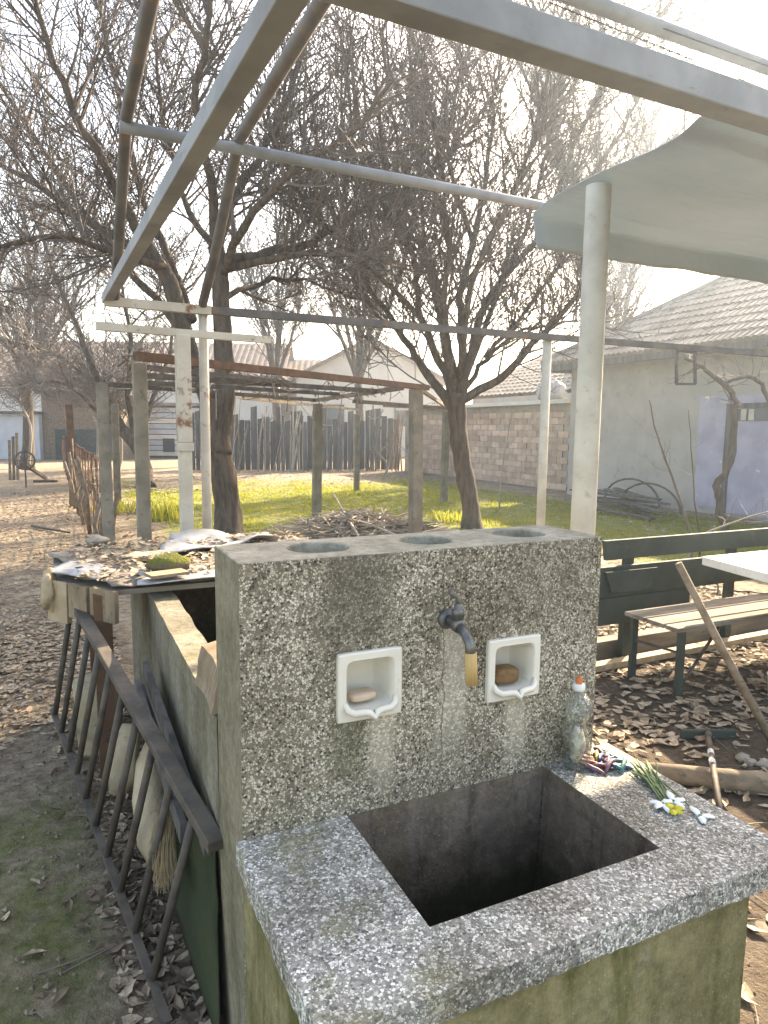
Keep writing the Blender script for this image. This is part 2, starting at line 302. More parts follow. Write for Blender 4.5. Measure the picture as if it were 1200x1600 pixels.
# ------------------------------------------------------------------ mesh builder
class MB:
    def __init__(s): s.v = []; s.f = []; s.smooth = False
    def face(s, pts): k = len(s.v); s.v += [V(p) for p in pts]; s.f.append(tuple(range(k, k + len(pts)))); return s
    def hexa(s, p):                                   # 8 corners: bottom 4, top 4 (same winding)
        k = len(s.v); s.v += [V(q) for q in p]
        s.f += [(k + 3, k + 2, k + 1, k), (k + 4, k + 5, k + 6, k + 7)] + [(k + i, k + (i + 1) % 4, k + 4 + (i + 1) % 4, k + 4 + i) for i in range(4)]
        return s
    def box(s, x0, x1, y0, y1, z0, z1):
        return s.hexa([(x0, y0, z0), (x1, y0, z0), (x1, y1, z0), (x0, y1, z0), (x0, y0, z1), (x1, y0, z1), (x1, y1, z1), (x0, y1, z1)])
    def bar(s, a, b, w, h=None, up=(0, 0, 1)):        # squared bar from a to b
        a, b = V(a), V(b); h = h or w; d = (b - a).normalized(); u = V(up)
        if abs(d.dot(u)) > 0.95: u = V((0, 1, 0))
        x = d.cross(u).normalized() * w / 2; y = x.cross(d).normalized() * h / 2
        return s.hexa([a - x - y, a + x - y, b + x - y, b - x - y, a - x + y, a + x + y, b + x + y, b - x + y])
    def tube(s, pts, rad, n=8, cap=True):
        pts = [V(p) for p in pts]; m_ = len(pts)
        if not isinstance(rad, (list, tuple)): rad = [rad] * m_
        d0 = (pts[1] - pts[0]).normalized(); u = d0.orthogonal().normalized(); k = len(s.v)
        for i, p in enumerate(pts):
            d = (pts[min(i + 1, m_ - 1)] - pts[max(i - 1, 0)]).normalized()
            u = (u - d * u.dot(d)); u = u.normalized() if u.length > 1e-6 else d.orthogonal().normalized()
            w = d.cross(u)
            for j in range(n):
                a = 2 * math.pi * j / n; s.v.append(p + (u * math.cos(a) + w * math.sin(a)) * rad[i])
        for i in range(m_ - 1):
            for j in range(n):
                a, b = k + i * n + j, k + i * n + (j + 1) % n; s.f.append((a, b, b + n, a + n))
        if cap: s.f.append(tuple(k + j for j in reversed(range(n)))); s.f.append(tuple(k + (m_ - 1) * n + j for j in range(n)))
        return s
    def lathe(s, prof, c, n=24, fn=None):
        k = len(s.v); c = V(c)
        for i, (r, z) in enumerate(prof):
            for j in range(n):
                a = 2 * math.pi * j / n; q = fn(r, z, a) if fn else V((r * math.cos(a), r * math.sin(a), z)); s.v.append(c + q)
        for i in range(len(prof) - 1):
            for j in range(n):
                a, b = k + i * n + j, k + i * n + (j + 1) % n; s.f.append((a, b, b + n, a + n))
        return s
    def blob(s, c, rx, ry, rz, amp=0.15, fr=2.0, n=14, seed=0):
        k = len(s.v); c = V(c); R = n // 2 + 1
        for i in range(R + 1):
            ph = math.pi * i / R
            for j in range(n):
                a = 2 * math.pi * j / n; q = V((math.sin(ph) * math.cos(a), math.sin(ph) * math.sin(a), math.cos(ph)))
                f = 1 + amp * mnoise.noise(q * fr + V((seed * 3.7, 0, 0)))
                s.v.append(c + V((q.x * rx * f, q.y * ry * f, q.z * rz * f)))
        for i in range(R):
            for j in range(n):
                a, b = k + i * n + j, k + i * n + (j + 1) % n; s.f.append((a + n, b + n, b, a))
        return s
    def sheet(s, fn, nu, nv, thick=0.0):              # fn(u,v) -> point
        k = len(s.v)
        for i in range(nu + 1):
            for j in range(nv + 1): s.v.append(V(fn(i / nu, j / nv)))
        for i in range(nu):
            for j in range(nv):
                a = k + i * (nv + 1) + j; s.f.append((a, a + nv + 1, a + nv + 2, a + 1))
        return s
    def build(s, name, mat, parent=None, smooth=False, bevel=0.0, solid=0.0, origin=None):
        org = V((0, 0, 0))
        if parent is not None: org = V(parent['_o']) if '_o' in parent else V((0, 0, 0))
        elif origin is not None: org = V(origin)
        me = bpy.data.meshes.new(name); me.from_pydata([tuple(q - org) for q in s.v], [], s.f); me.update()
        me.materials.append(M[mat] if isinstance(mat, str) else mat)
        if smooth: me.polygons.foreach_set('use_smooth', [True] * len(me.polygons))
        o = bpy.data.objects.new(name, me); C.objects.link(o)
        if parent is not None: o.parent = parent
        else: o.location = org
        o['_o'] = tuple(org)
        if bevel:
            b = o.modifiers.new('bevel', 'BEVEL'); b.width = bevel; b.segments = 2; b.limit_method = 'ANGLE'; b.angle_limit = RD(35)
        if solid: b = o.modifiers.new('solid', 'SOLIDIFY'); b.thickness = solid; b.offset = 0
        return o
def tag(o, label, cat, group=None, kind=None):
    if label: o['label'] = label
    if cat: o['category'] = cat
    if group: o['group'] = group
    if kind: o['kind'] = kind
    return o
def thing(name, label, cat, loc, group=None):
    o = bpy.data.objects.new(name, None); C.objects.link(o); o.location = loc; o['_o'] = tuple(loc); o.empty_display_size = 0.1
    return tag(o, label, cat, group)
def struct(o): o['kind'] = 'structure'; return o
def jit(a): return random.uniform(-a, a)
def bez(a, b, c, n):                                  # quadratic curve
    a, b, c = V(a), V(b), V(c); return [a * (1 - t) ** 2 + b * 2 * t * (1 - t) + c * t * t for t in [i / n for i in range(n + 1)]]
def planar_holes(outer, holes):                       # flat face with holes -> list of triangles (2D)
    bm = bmesh.new(); edges = []
    for loop in [outer] + holes:
        vs = [bm.verts.new((x, y, 0)) for x, y in loop]
        edges += [bm.edges.new((vs[i], vs[(i + 1) % len(vs)])) for i in range(len(vs))]
    bmesh.ops.triangle_fill(bm, edges=edges, use_beauty=True, use_dissolve=False)
    out = [[(v.co.x, v.co.y) for v in f.verts] for f in bm.faces]; bm.free(); return out
def merged(mb, dist=1e-5):
    bm = bmesh.new(); vs = [bm.verts.new(q) for q in mb.v]
    for f in mb.f:
        try: bm.faces.new([vs[i] for i in f])
        except ValueError: pass
    bmesh.ops.remove_doubles(bm, verts=bm.verts, dist=dist); bmesh.ops.recalc_face_normals(bm, faces=bm.faces)
    r = MB(); bm.verts.index_update(); r.v = [v.co.copy() for v in bm.verts]; r.f = [tuple(v.index for v in f.verts) for f in bm.faces]; bm.free(); return r

# ================================================================== GROUND
def ground_z(x, y):
    return 0.016 * mnoise.noise(V((x * 0.9, y * 0.9, 0))) + 0.010 * mnoise.noise(V((x * 4, y * 4, 5)))
def axis(lo, hi, mid0, mid1, fine):
    a = list(np.arange(mid0, mid1, fine)); step = fine; x = mid0
    while x > lo: step *= 1.25; x -= step; a.insert(0, x)
    step = fine; x = a[-1]
    while x < hi: step *= 1.25; x += step; a.append(x)
    return a
xs, ys = axis(-140, 160, -1.6, 5.0, 0.07), axis(-60, 240, -1.0, 8.0, 0.08)
g = MB(); g.v = [V((x, y, ground_z(x, y))) for x in xs for y in ys]; ny = len(ys)
g.f = [(i * ny + j, (i + 1) * ny + j, (i + 1) * ny + j + 1, i * ny + j + 1) for i in range(len(xs) - 1) for j in range(ny - 1)]
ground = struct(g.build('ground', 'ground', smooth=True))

# ================================================================== WASHBASIN
W_, T_, ZT, ZS = 0.9616, 0.24, 1.227, 0.63
basin = thing('concrete_washbasin', 'speckled concrete outdoor washbasin with tap, tall splash block and rear trough', 'washbasin', (0.48, 0, 0))
def circ(cx, cy, r, n=28, sx=1.0): return [(cx + r * sx * math.cos(2 * math.pi * i / n), cy + r * math.sin(2 * math.pi * i / n)) for i in range(n)]
HOLES = [(0.215, 0.125, 0.072), (0.50, 0.125, 0.066), (0.79, 0.135, 0.07)]
DISH = [(0.292, 0.930), (0.685, 0.912)]; DS = 0.079
b = MB()
hl = [circ(cx, cy, r) for cx, cy, r in HOLES]
for t in planar_holes([(0, 0), (W_, 0), (W_, T_), (0, T_)], hl): b.face([(x, y, ZT) for x, y in t])
for L_ in hl:
    n_ = len(L_)
    for i in range(n_):
        p, q = L_[i], L_[(i + 1) % n_]; b.face([(*p, ZT), (*q, ZT), (*q, ZT - 0.11), (*p, ZT - 0.11)])
dl = [[(cx - 0.06, cz - 0.06), (cx + 0.06, cz - 0.06), (cx + 0.06, cz + 0.06), (cx - 0.06, cz + 0.06)] for cx, cz in DISH]
for t in planar_holes([(0, 0), (W_, 0), (W_, ZT), (0, ZT)], dl): b.face([(x, 0, z) for x, z in t])
b.face([(0, T_, 0), (W_, T_, 0), (W_, T_, ZT), (0, T_, ZT)])
b.face([(0, 0, 0), (0, T_, 0), (0, T_, ZT), (0, 0, ZT)]); b.face([(W_, 0, 0), (W_, T_, 0), (W_, T_, ZT), (W_, 0, ZT)])
blk = merged(b).build('splash_block', 'terrazzo_wall', basin, bevel=0.005)
blk.data.materials.append(M['cement_side']); blk.data.materials.append(M['cement_top'])
for p in blk.data.polygons:
    if p.normal.x < -0.9 and p.center.x + 0.48 < 0.01 or p.normal.z > 0.9 or (abs(p.normal.z) < 0.5 and p.center.z > ZT - 0.1 and abs(p.normal.y) < 0.999 and abs(p.normal.x) < 0.999): p.material_index = 2 if (p.normal.z > .9 or p.center.x + .48 > .01) else 1
for (cx, cy, r) in HOLES:
    MB().face([(x, y, ZT - 0.10) for x, y in circ(cx, cy, r)]).build('planting_hole_soil', 'soil', basin)
# coping ring
IX0, IX1, IY = 0.2386, 0.7928, -0.3904
OX0, OX1, OY = -0.014, 1.045, -0.522
CT = 0.056
k = MB(); hole = [(IX0, IY), (IX1, IY), (IX1, -0.002), (IX0, -0.002)]
def rag(a, b_, n_, amp):                              # ragged edge between two plan points
    out = []
    for i in range(n_):
        q = V(a).lerp(V(b_), i / n_); out.append((q.x + (jit(amp) if i else 0), q.y + (jit(amp) if i else 0)))
    return out
oc = [(OX0, -0.002), (OX0, OY), (OX1, OY), (OX1, 0.03), (W_ + 0.002, 0.03), (W_ + 0.002, -0.002)]
outer = rag(oc[0], oc[1], 24, 0.0025) + rag(oc[1], oc[2], 48, 0.003) + rag(oc[2], oc[3], 20, 0.002) + oc[3:]
# ring closed along the block: two loops share the block edge, so build as polygon with the hole touching the wall
ring = outer[:-0 or None]
poly = outer + [(IX1, -0.002), (IX1, IY), (IX0, IY), (IX0, -0.002)]
for t in planar_holes(poly, []): k.face([(x, y, ZS) for x, y in t]); k.face([(x, y, ZS - CT) for x, y in t])
for i in range(len(poly)):
    p, q = poly[i], poly[(i + 1) % len(poly)]; k.face([(*p, ZS), (*q, ZS), (*q, ZS - CT), (*p, ZS - CT)])
cp = merged(k).build('coping', 'terrazzo_top', basin, bevel=0.006); cp.data.materials.append(M['cement_inside'])
for p in cp.data.polygons:
    if abs(p.normal.z) < .3 and IX0 - .01 < p.center.x + .48 < IX1 + .01 and p.center.y > IY - .01: p.material_index = 1
# base below the coping and basin walls
bs = MB(); bx0, bx1, by = 0.001, 0.955, -0.485
zt = ZS - CT - 0.001
bs.sheet(lambda u, v: (bx0 + (bx1 - bx0) * u, by + 0.006 * mnoise.noise(V((u * 9, v * 6, 1))), zt * v), 40, 24)
bs.sheet(lambda u, v: (bx0 + 0.004 * mnoise.noise(V((u * 9, v * 6, 4))), -0.003 + (by + 0.003) * u, zt * v), 24, 24)
bs.sheet(lambda u, v: (bx1, -0.003 + (by + 0.003) * u, zt * v), 12, 12)
bs.build('base', 'cement_base', basin, smooth=True)
iw = MB(); zb = 0.13; i2x0, i2x1, i2y = IX0 + 0.03, IX1 - 0.03, IY + 0.03
A_ = [(IX0 - .002, IY - .002, zt + .001), (IX1 + .002, IY - .002, zt + .001), (IX1 + .002, -0.004, zt + .001), (IX0 - .002, -0.004, zt + .001)]
B_ = [(i2x0, i2y, zb), (i2x1, i2y, zb), (i2x1, -0.02, zb), (i2x0, -0.02, zb)]
for i in range(4):
    if i == 2: A0, A1 = V((A_[2][0], -.003, ZS - .004)), V((A_[3][0], -.003, ZS - .004))
    else: A0, A1 = V(A_[i]), V(A_[(i + 1) % 4])
    iw.face([A0, A1, B_[(i + 1) % 4], B_[i]])
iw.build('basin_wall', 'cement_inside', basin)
MB().face([(x, y, zb + 0.004) for x, y, z in B_]).build('basin_floor', 'wet_bottom', basin)
# rear trough
tw = MB(); TZ = 0.80; T0, T1 = T_ + 0.002, 2.55
def wallgrid(mb, x0, x1, y0, y1, z1):
    n_ = max(2, int((y1 - y0) / 0.04)); pr = [(x0, 0), (x0, z1 * .5), (x0, z1), (x1, z1), (x1, 0.25)]
    mb.sheet(lambda u, v: (lambda q, i: (q[0] + 0.006 * mnoise.noise(V((q[0] * 5, (y0 + (y1 - y0) * u) * 7, q[1] * 5))), y0 + (y1 - y0) * u, q[1] + (0.007 * mnoise.noise(V((q[0] * 9, (y0 + (y1 - y0) * u) * 8, 2))) if q[1] > .5 else 0)))(pr[round(v * 4)], 0), n_, 4)
wallgrid(tw, 0.0, 0.095, T0, T1, TZ)
tw.build('trough_wall', 'cement_trough', basin)
tw = MB(); wallgrid(tw, W_, W_ - 0.095, T0, T1, TZ); tw.build('trough_wall', 'cement_trough', basin)
tw = MB(); tw.box(0.09, W_ - 0.09, T1 - 0.1, T1 - 0.001, 0, TZ - 0.01); tw.build('trough_wall', 'cement_inside', basin)
tw = MB(); tw.box(0.085, W_ - 0.085, T0 + 0.01, T1 - 0.11, 0, 0.28); tw.build('trough_floor', 'wet_bottom', basin)
# tap
tapz, tapx = 1.058, 0.492
tap = MB(); tap.tube([(tapx, 0.01, tapz), (tapx, -0.006, tapz), (tapx, -0.012, tapz)], [0.024, 0.024, 0.019], 16)
tp = tap.build('tap', 'tap_metal', basin, smooth=True)
q = MB(); q.tube([(tapx, -0.008, tapz), (tapx, -0.03, tapz), (tapx, -0.05, tapz - 0.002), (tapx, -0.062, tapz - 0.006)], [0.013, 0.013, 0.0175, 0.015], 14)
q.tube([(tapx, -0.055, tapz - 0.003), (tapx, -0.085, tapz - 0.014), (tapx, -0.103, tapz - 0.032), (tapx, -0.108, tapz - 0.058)], [0.013, 0.0115, 0.0115, 0.0125], 14)
q.tube([(tapx, -0.049, tapz + 0.008), (tapx, -0.049, tapz + 0.022), (tapx, -0.049, tapz + 0.023), (tapx, -0.049, tapz + 0.034), (tapx, -0.049, tapz + 0.035), (tapx, -0.049, tapz + 0.048)], [0.0125, 0.0125, 0.0145, 0.0145, 0.009, 0.008], 12)
q.build('body', 'tap_metal', tp, smooth=True)
q = MB(); q.tube([(tapx, -0.049, tapz + 0.046), (tapx, -0.049, tapz + 0.060), (tapx - 0.006, -0.049, tapz + 0.066), (tapx - 0.018, -0.052, tapz + 0.072), (tapx - 0.022, -0.053, tapz + 0.080)], [0.006, 0.0065, 0.0055, 0.006, 0.008], 10)
q.build('handle', 'tap_metal', tp, smooth=True)
q = MB(); q.tube([(tapx, -0.107, tapz - 0.050), (tapx + 0.001, -0.109, tapz - 0.085), (tapx + 0.003, -0.110, tapz - 0.122)], [0.0145, 0.0140, 0.0135], 16)
q.build('hose_end', 'hose_tan', tp, smooth=True)
# soap dishes
def rrect(cx, cz, w, h, r, n=44):
    out = []
    for i in range(n):
        a = 2 * math.pi * (i + 0.5) / n; c_, s_ = math.cos(a), math.sin(a)
        p = r
        k_ = (abs(c_) ** p + abs(s_) ** p) ** (-1 / p); out.append((cx + w * k_ * c_, cz + h * k_ * s_))
    return out
for di, (cx, cz) in enumerate(DISH):
    d = MB(); yf = -0.013
    loops = [(rrect(cx, cz, DS, DS, 40), 0.0), (rrect(cx, cz, DS, DS, 40), yf + .003), (rrect(cx, cz, DS - .003, DS - .003, 40), yf),
             (rrect(cx, cz + .003, .060, .059, 9), yf), (rrect(cx, cz + .003, .0565, .0555, 9), yf + .004), (rrect(cx, cz + .003, .055, .053, 8), 0.02), (rrect(cx, cz + .001, .052, .05, 8), 0.062), (rrect(cx, cz, .044, .042, 6), 0.074)]
    n_ = 44
    for L_, y in loops: d.v += [V((x, y, z)) for x, z in L_]
    for i in range(len(loops) - 1):
        for j in range(n_): d.f.append((i * n_ + j, i * n_ + (j + 1) % n_, (i + 1) * n_ + (j + 1) % n_, (i + 1) * n_ + j))
    d.f.append(tuple((len(loops) - 1) * n_ + j for j in range(n_)))
    do = merged(d).build('soap_dish', 'ceramic', basin)
    for p in do.data.polygons: p.use_smooth = True
    md = do.modifiers.new('edge', 'EDGE_SPLIT'); md.split_angle = RD(40)
    z0 = cz - 0.055
    pth = [(cx - .062, -.010, z0 + .022), (cx - .058, -.019, z0 + .008), (cx - .045, -.024, z0), (cx - .02, -.027, z0 + .001), (cx - .008, -.030, z0 - .001), (cx, -.036, z0 - .011), (cx + .008, -.030, z0 - .001), (cx + .02, -.027, z0 + .001), (cx + .045, -.024, z0 + .001), (cx + .058, -.019, z0 + .009), (cx + .062, -.010, z0 + .022)]
    MB().tube(pth, [.006, .008, .0085, .0085, .009, .007, .009, .0085, .0085, .008, .006], 10).build('lip', 'ceramic', do, smooth=True)
    lf = MB(); lf.face([(cx - .056, -.024, z0 + .002), (cx + .056, -.024, z0 + .002), (cx + .052, .02, z0 + .006), (cx - .052, .02, z0 + .006)]); lf.build('ledge', 'ceramic', do)
def slabby(name, label, cat, c, sx, sy, sz, mat, rz, seed, **kw):
    o = MB().blob((0, 0, 0), 1, 1, 1, 0.12, 2.2, 20, seed)
    for q in o.v:
        q.x = math.copysign(abs(q.x) ** 0.5, q.x) * sx; q.y = math.copysign(abs(q.y) ** 0.5, q.y) * sy; q.z = math.copysign(abs(q.z) ** 0.6, q.z) * sz
    R_ = Matrix.Rotation(rz, 3, 'Z'); o.v = [R_ @ q + V(c) for q in o.v]
    return tag(o.build(name, mat, smooth=True, origin=(c[0], c[1], c[2] - sz)), label, cat, **kw)
slabby('soap_bar', 'thin worn pinkish soap bar lying in a white wall soap dish', 'soap', (DISH[0][0] - .008, .022, DISH[0][1] - .033), .034, .022, .010, 'soap_pink', .15, 2)
slabby('soap_block', 'thick brown soap block in the white wall soap dish', 'soap', (DISH[1][0] - .008, .022, DISH[1][1] - .024), .036, .026, .021, 'soap_brown', -.1, 5)

# ================================================================== THINGS ON THE BASIN
bx, byy = 0.868, -0.040
bt = thing('plastic_bottle', 'crumpled clear plastic bottle with white cap standing on the basin rim', 'bottle', (bx, byy, ZS))
def bfn(r, z, a):
    w = 1 + 0.10 * mnoise.noise(V((math.cos(a) * 1.5, math.sin(a) * 1.5, z * 28)))
    tw_ = 0.006 * math.sin(z * 45)
    return V((r * w * math.cos(a) + tw_ * (z < 0.19), r * w * math.sin(a), z))
prof = [(0.002, .002), (.028, .001), (.034, .008), (.035, .03), (.0345, .075), (.034, .098), (.029, .112), (.026, .124), (.029, .138), (.033, .150), (.0335, .166), (.031, .180), (.022, .195), (.013, .203), (.0115, .212)]
MB().lathe(prof, (bx, byy, ZS), 28, bfn).build('body', 'clear_plastic', bt, smooth=True)
MB().lathe([(.002, .208), (.0155, .208), (.016, .212), (.016, .222), (.0145, .225), (.002, .225)], (bx, byy, ZS), 20).build('cap', 'white_plastic', bt, smooth=True)
MB().lathe([(.008, .225), (.0085, .24), (.006, .243), (.001, .243)], (bx, byy, ZS), 14).build('cap_top', 'orange_plastic', bt, smooth=True)
MB().blob((bx + .002, byy, ZS + .058), .021, .018, .046, .35, 2.6, 18, 9).build('paper_inside', 'scrunched_paper', bt, smooth=True)
# heap of coloured rubber scraps
sc = thing('rubber_scrap_heap', 'small heap of coloured rubber scraps beside the plastic bottle on the rim', 'scraps', (0.95, -0.06, ZS))
rs = random.Random(3)
for i in range(34):
    a = rs.uniform(0, 6.28); r = rs.uniform(0, .048) ; c0 = V((0.940 + r * 1.15 * math.cos(a), -0.060 + r * 1.3 * math.sin(a), ZS + .006 + rs.uniform(0, .016) * (1 - r / .06)))
    d = V((rs.uniform(-1, 1), rs.uniform(-1, 1), rs.uniform(-.25, .25))).normalized(); ln = rs.uniform(.018, .036)
    mid = c0 + V((rs.uniform(-.012, .012), rs.uniform(-.012, .012), rs.uniform(.002, .010)))
    mt = rs.choice(['scrap_blue', 'scrap_teal', 'scrap_red', 'scrap_yellow', 'scrap_purple', 'scrap_navy', 'scrap_teal', 'scrap_navy', 'scrap_purple'])
    p = MB().tube(bez(c0 - d * ln, mid, c0 + d * ln, 6), [.0035, .005, .0065, .0055, .007, .005, .003], 7)
    for q in p.v: q.z = max(q.z, ZS + .0015)
    p.build('scrap', mt, sc, smooth=True)
# snowdrops
def petal(c, d, up, ln, w, mat, parent, name='petal'):
    d = V(d).normalized(); s_ = d.cross(V(up)).normalized(); u = s_.cross(d)
    def fn(a, b_):
        ww = w * math.sin(math.pi * min(1, a * .86 + .07)) ** .8
        return V(c) + d * ln * a + s_ * (b_ - .5) * 2 * ww + u * (.0045 * math.sin(math.pi * a) - .004 * abs(b_ - .5) * 2)
    return MB().sheet(fn, 6, 4).build(name, mat, parent, smooth=True, solid=.0008)
def snowdrop(base, head, label, pet, mat='petal', bend=(0, 0, .012)):
    t = thing('snowdrop', label, 'flower', base, 'cut flowers lying on the basin rim')
    mid = (V(base) + V(head)) / 2 + V(bend)
    MB().tube(bez(base, mid, head, 8), [.0021] * 6 + [.0017] * 3, 6).build('stem', 'stem_green', t, smooth=True)
    MB().blob(head, .0045, .0045, .0045, .1, 2, 8).build('ovary', 'stem_green', t, smooth=True)
    for (a, pit) in pet:
        petal(V(head) + V((0, 0, .001)), (math.cos(a), math.sin(a), pit), (0, 0, 1), .031 if mat == 'petal' else .022, .0088, mat, t)
    return t
zc = ZS + .004
S = lambda px, py, dz=0: tuple(G(px, py, zc + dz))
snowdrop(S(1008, 1200), S(1094, 1275), 'white snowdrop lying at the head of the bunch, three petals spread open', [(1.5, .25), (-2.2, .05), (-.6, .05)], bend=(0, 0, .008))
snowdrop(S(1014, 1198, .003), S(1052, 1252, .006), 'white snowdrop on top of the bunch above the yellow flower', [(2.9, .05), (1.2, .35), (-.2, .05), (-1.4, -.1)])
snowdrop(S(985, 1190, .002), S(1036, 1256, .004), 'white snowdrop with drooping petals at the wall side of the bunch', [(3.3, .05), (-1.9, -.1), (2.5, .1)])
snowdrop(S(1005, 1205), S(1052, 1266, .003), 'small yellow flower lying among the white snowdrops', [(-1.2, .1), (0, .2), (-2.4, .1), (1.5, .3), (-.6, .4)], 'petal_yellow')
lv = thing('leaf_bunch', 'bunch of narrow green snowdrop leaves lying on the basin rim', 'leaves', S(1020, 1215))
for i in range(9):
    a = V(S(1000 + jit(16), 1196 + jit(10), .001)); e = V(S(1042 + jit(12), 1248 + jit(9), .004)); mid = (a + e) / 2 + V((jit(.012), jit(.012), .008 + jit(.005)))
    MB().tube(bez(a, mid, e, 6), [.0016, .0028, .0034, .0034, .0030, .0022, .001], 5).build('leaf', 'stem_green', lv, smooth=True)
a = V(S(1028, 1228, .004)); MB().tube([a, S(1026, 1208, .02), S(1027, 1196, .026), S(1023, 1190, .024)], [.002, .002, .0016, .001], 6).build('leaf', 'stem_green', lv, smooth=True)

# timber block on the trough wall, leaning on the splash block
wb = MB()
def wbf(u, v):
    pr = [(-0.012, .803), (-.004, .825), (.0, .86), (.010, .895), (.055, .905), (.092, .900), (.092, .81)]
    i = round(v * 6); x, z = pr[i]; return V((x + .012 * math.sin(u * 3), .262 + .235 * u, z + (.012 * u if z > .85 else 0) + .003 * mnoise.noise(V((u * 9, v * 9, 0)))))
wb.sheet(wbf, 10, 6); n7 = 7
wb.f.append(tuple(range(7))); wb.f.append(tuple(reversed(range(70, 77)))); wb.f += [(i * 7, i * 7 + 6, (i + 1) * 7 + 6, (i + 1) * 7)[::-1] for i in range(10)]
tag(wb.build('timber_block', 'tan_board', origin=(.04, .38, .803)), 'short split timber block set on the trough wall against the splash block', 'wood block')

# ================================================================== TROUGH COVER AND WHAT LIES ON IT
cov = thing('trough_cover', 'wooden board cover over the far end of the trough, overhanging its side', 'cover', (0.3, 2.0, TZ))
def lid_left(y): return max(-.37, -.13 - (y - 1.58) * .80)
for i, (y0, y1) in enumerate([(1.60, 1.80), (1.81, 2.02), (2.03, 2.25), (2.26, 2.44), (2.45, 2.62)]):
    xa, xb, x1, z = lid_left(y0), lid_left(y1), 1.0 + jit(.03), TZ + .012 + jit(.003)
    MB().hexa([(xa, y0, z), (x1, y0, z), (x1, y1, z), (xb, y1, z), (xa, y0, z + .022), (x1, y0, z + .022), (x1, y1, z + .022), (xb, y1, z + .022)]).build('board', 'old_wood_x', cov)
sA, sB = V((-.385, 1.90, 0)), V((-.135, 1.572, 0))
for f0_, f1_, z0_, mt in ((0, .30, .66, 'pale_wood'), (.33, .60, .69, 'tan_board'), (.65, 1.0, .70, 'tan_board')):
    p, q = sA.lerp(sB, f0_), sA.lerp(sB, f1_); MB().bar(p + V((0, 0, (z0_ + .835) / 2)), q + V((0, 0, (z0_ + .83) / 2)), .022, .835 - z0_).build('side_board', mt, cov)
MB().box(-.22, -.15, 1.62, 1.69, 0, .81).build('post', 'rust_iron', cov)
MB().box(-.22, -.16, 2.40, 2.46, 0, .81).build('post', 'rust_iron', cov)
def crumple(name, label, cat, pts, z, mat, amp, seed, n_=16, fr=6, droop=0):
    a, b_, c_, d_ = [V((p[0], p[1], 0)) for p in pts]
    def fn(u, v):
        p = a.lerp(b_, u).lerp(d_.lerp(c_, u), v); e = min(u, 1 - u, v, 1 - v)
        p.x += .02 * mnoise.noise(V((u * 4, v * 4, seed))) ; p.y += .02 * mnoise.noise(V((u * 4, v * 4, seed + 3)))
        p.z = z + amp * (0.5 + mnoise.noise(V((p.x * fr, p.y * fr, seed)))) + amp * .4 * mnoise.noise(V((p.x * fr * 3, p.y * fr * 3, seed))) - droop * max(0, .12 - e)
        p.z = max(p.z, z); return p
    return tag(MB().sheet(fn, n_, n_).build(name, mat, smooth=True, solid=.004, origin=(a.x, a.y, z)), label, cat)
ZC = TZ + .042
crumple('roofing_felt', 'brown torn roofing felt spread over the trough cover', 'felt', [(-.15, 1.585), (.95, 1.66), (.95, 2.60), (-.40, 2.50)], ZC, 'tar_felt', .016, 3, 30, 7)
crumple('metal_sheet', 'thin grey metal sheet at the open edge of the trough cover', 'sheet', [(-.06, 1.50), (.62, 1.56), (.66, 1.80), (-.02, 1.82)], ZC + .022, 'sheet_metal', .010, 9, 16, 5)
crumple('plastic_sheet', 'crumpled white plastic sheet on the trough cover beside the pipe', 'plastic sheet', [(.10, 2.10), (.72, 2.12), (.76, 2.52), (.22, 2.60)], ZC + .022, 'sheet_metal', .060, 14, 20, 4)
crumple('tin_corner', 'bent pale tin sheet on the corner of the trough cover by the path', 'sheet', [(-.39, 1.93), (-.20, 1.68), (-.10, 1.86), (-.30, 2.16)], ZC + .024, 'sheet_metal', .02, 21, 14, 6, .35)
crumple('paper_scrap', 'small peaked scrap of pale paper on the brown roofing felt', 'paper', [(-.08, 2.00), (.12, 2.02), (.14, 2.14), (-.06, 2.12)], ZC + .024, 'sack', .045, 31, 10, 9)
def stone(name, label, px, py, z, rx, ry, rz, mat, seed, cat='stone', **kw):
    c = G(px, py, z); o = MB().blob((c.x, c.y, z + rz * .8), rx, ry, rz, .35, 1.6, 18, seed)
    return tag(o.build(name, mat, smooth=True, origin=(c.x, c.y, z)), label, cat, **kw)
stone('mossy_stone', 'flat stone with green moss lying on the trough cover', 264, 892, ZC + .03, .092, .055, .042, 'moss_stone', 3)
stone('round_stone', 'rounded grey stone at the far corner of the trough cover', 152, 853, ZC + .02, .060, .045, .032, 'stone', 8)
MB_ = MB().box(0, .16, 0, .09, 0, .012); R_ = Matrix.Rotation(.25, 3, 'Z'); c = G(238, 905, ZC + .045); MB_.v = [R_ @ q + c for q in MB_.v]
tag(MB_.build('roof_slate', 'tan_board', origin=c), 'thin flat tile piece lying in front of the mossy stone', 'tile')
pb = MB().blob((-.385, 1.90, .785), .034, .062, .085, .55, 1.4, 18, 5)
tag(pb.build('paper_bag', 'pale_wood', smooth=True, origin=(-.385, 1.9, .71)), 'crumpled tan paper bag hanging on the corner of the trough cover', 'bag')

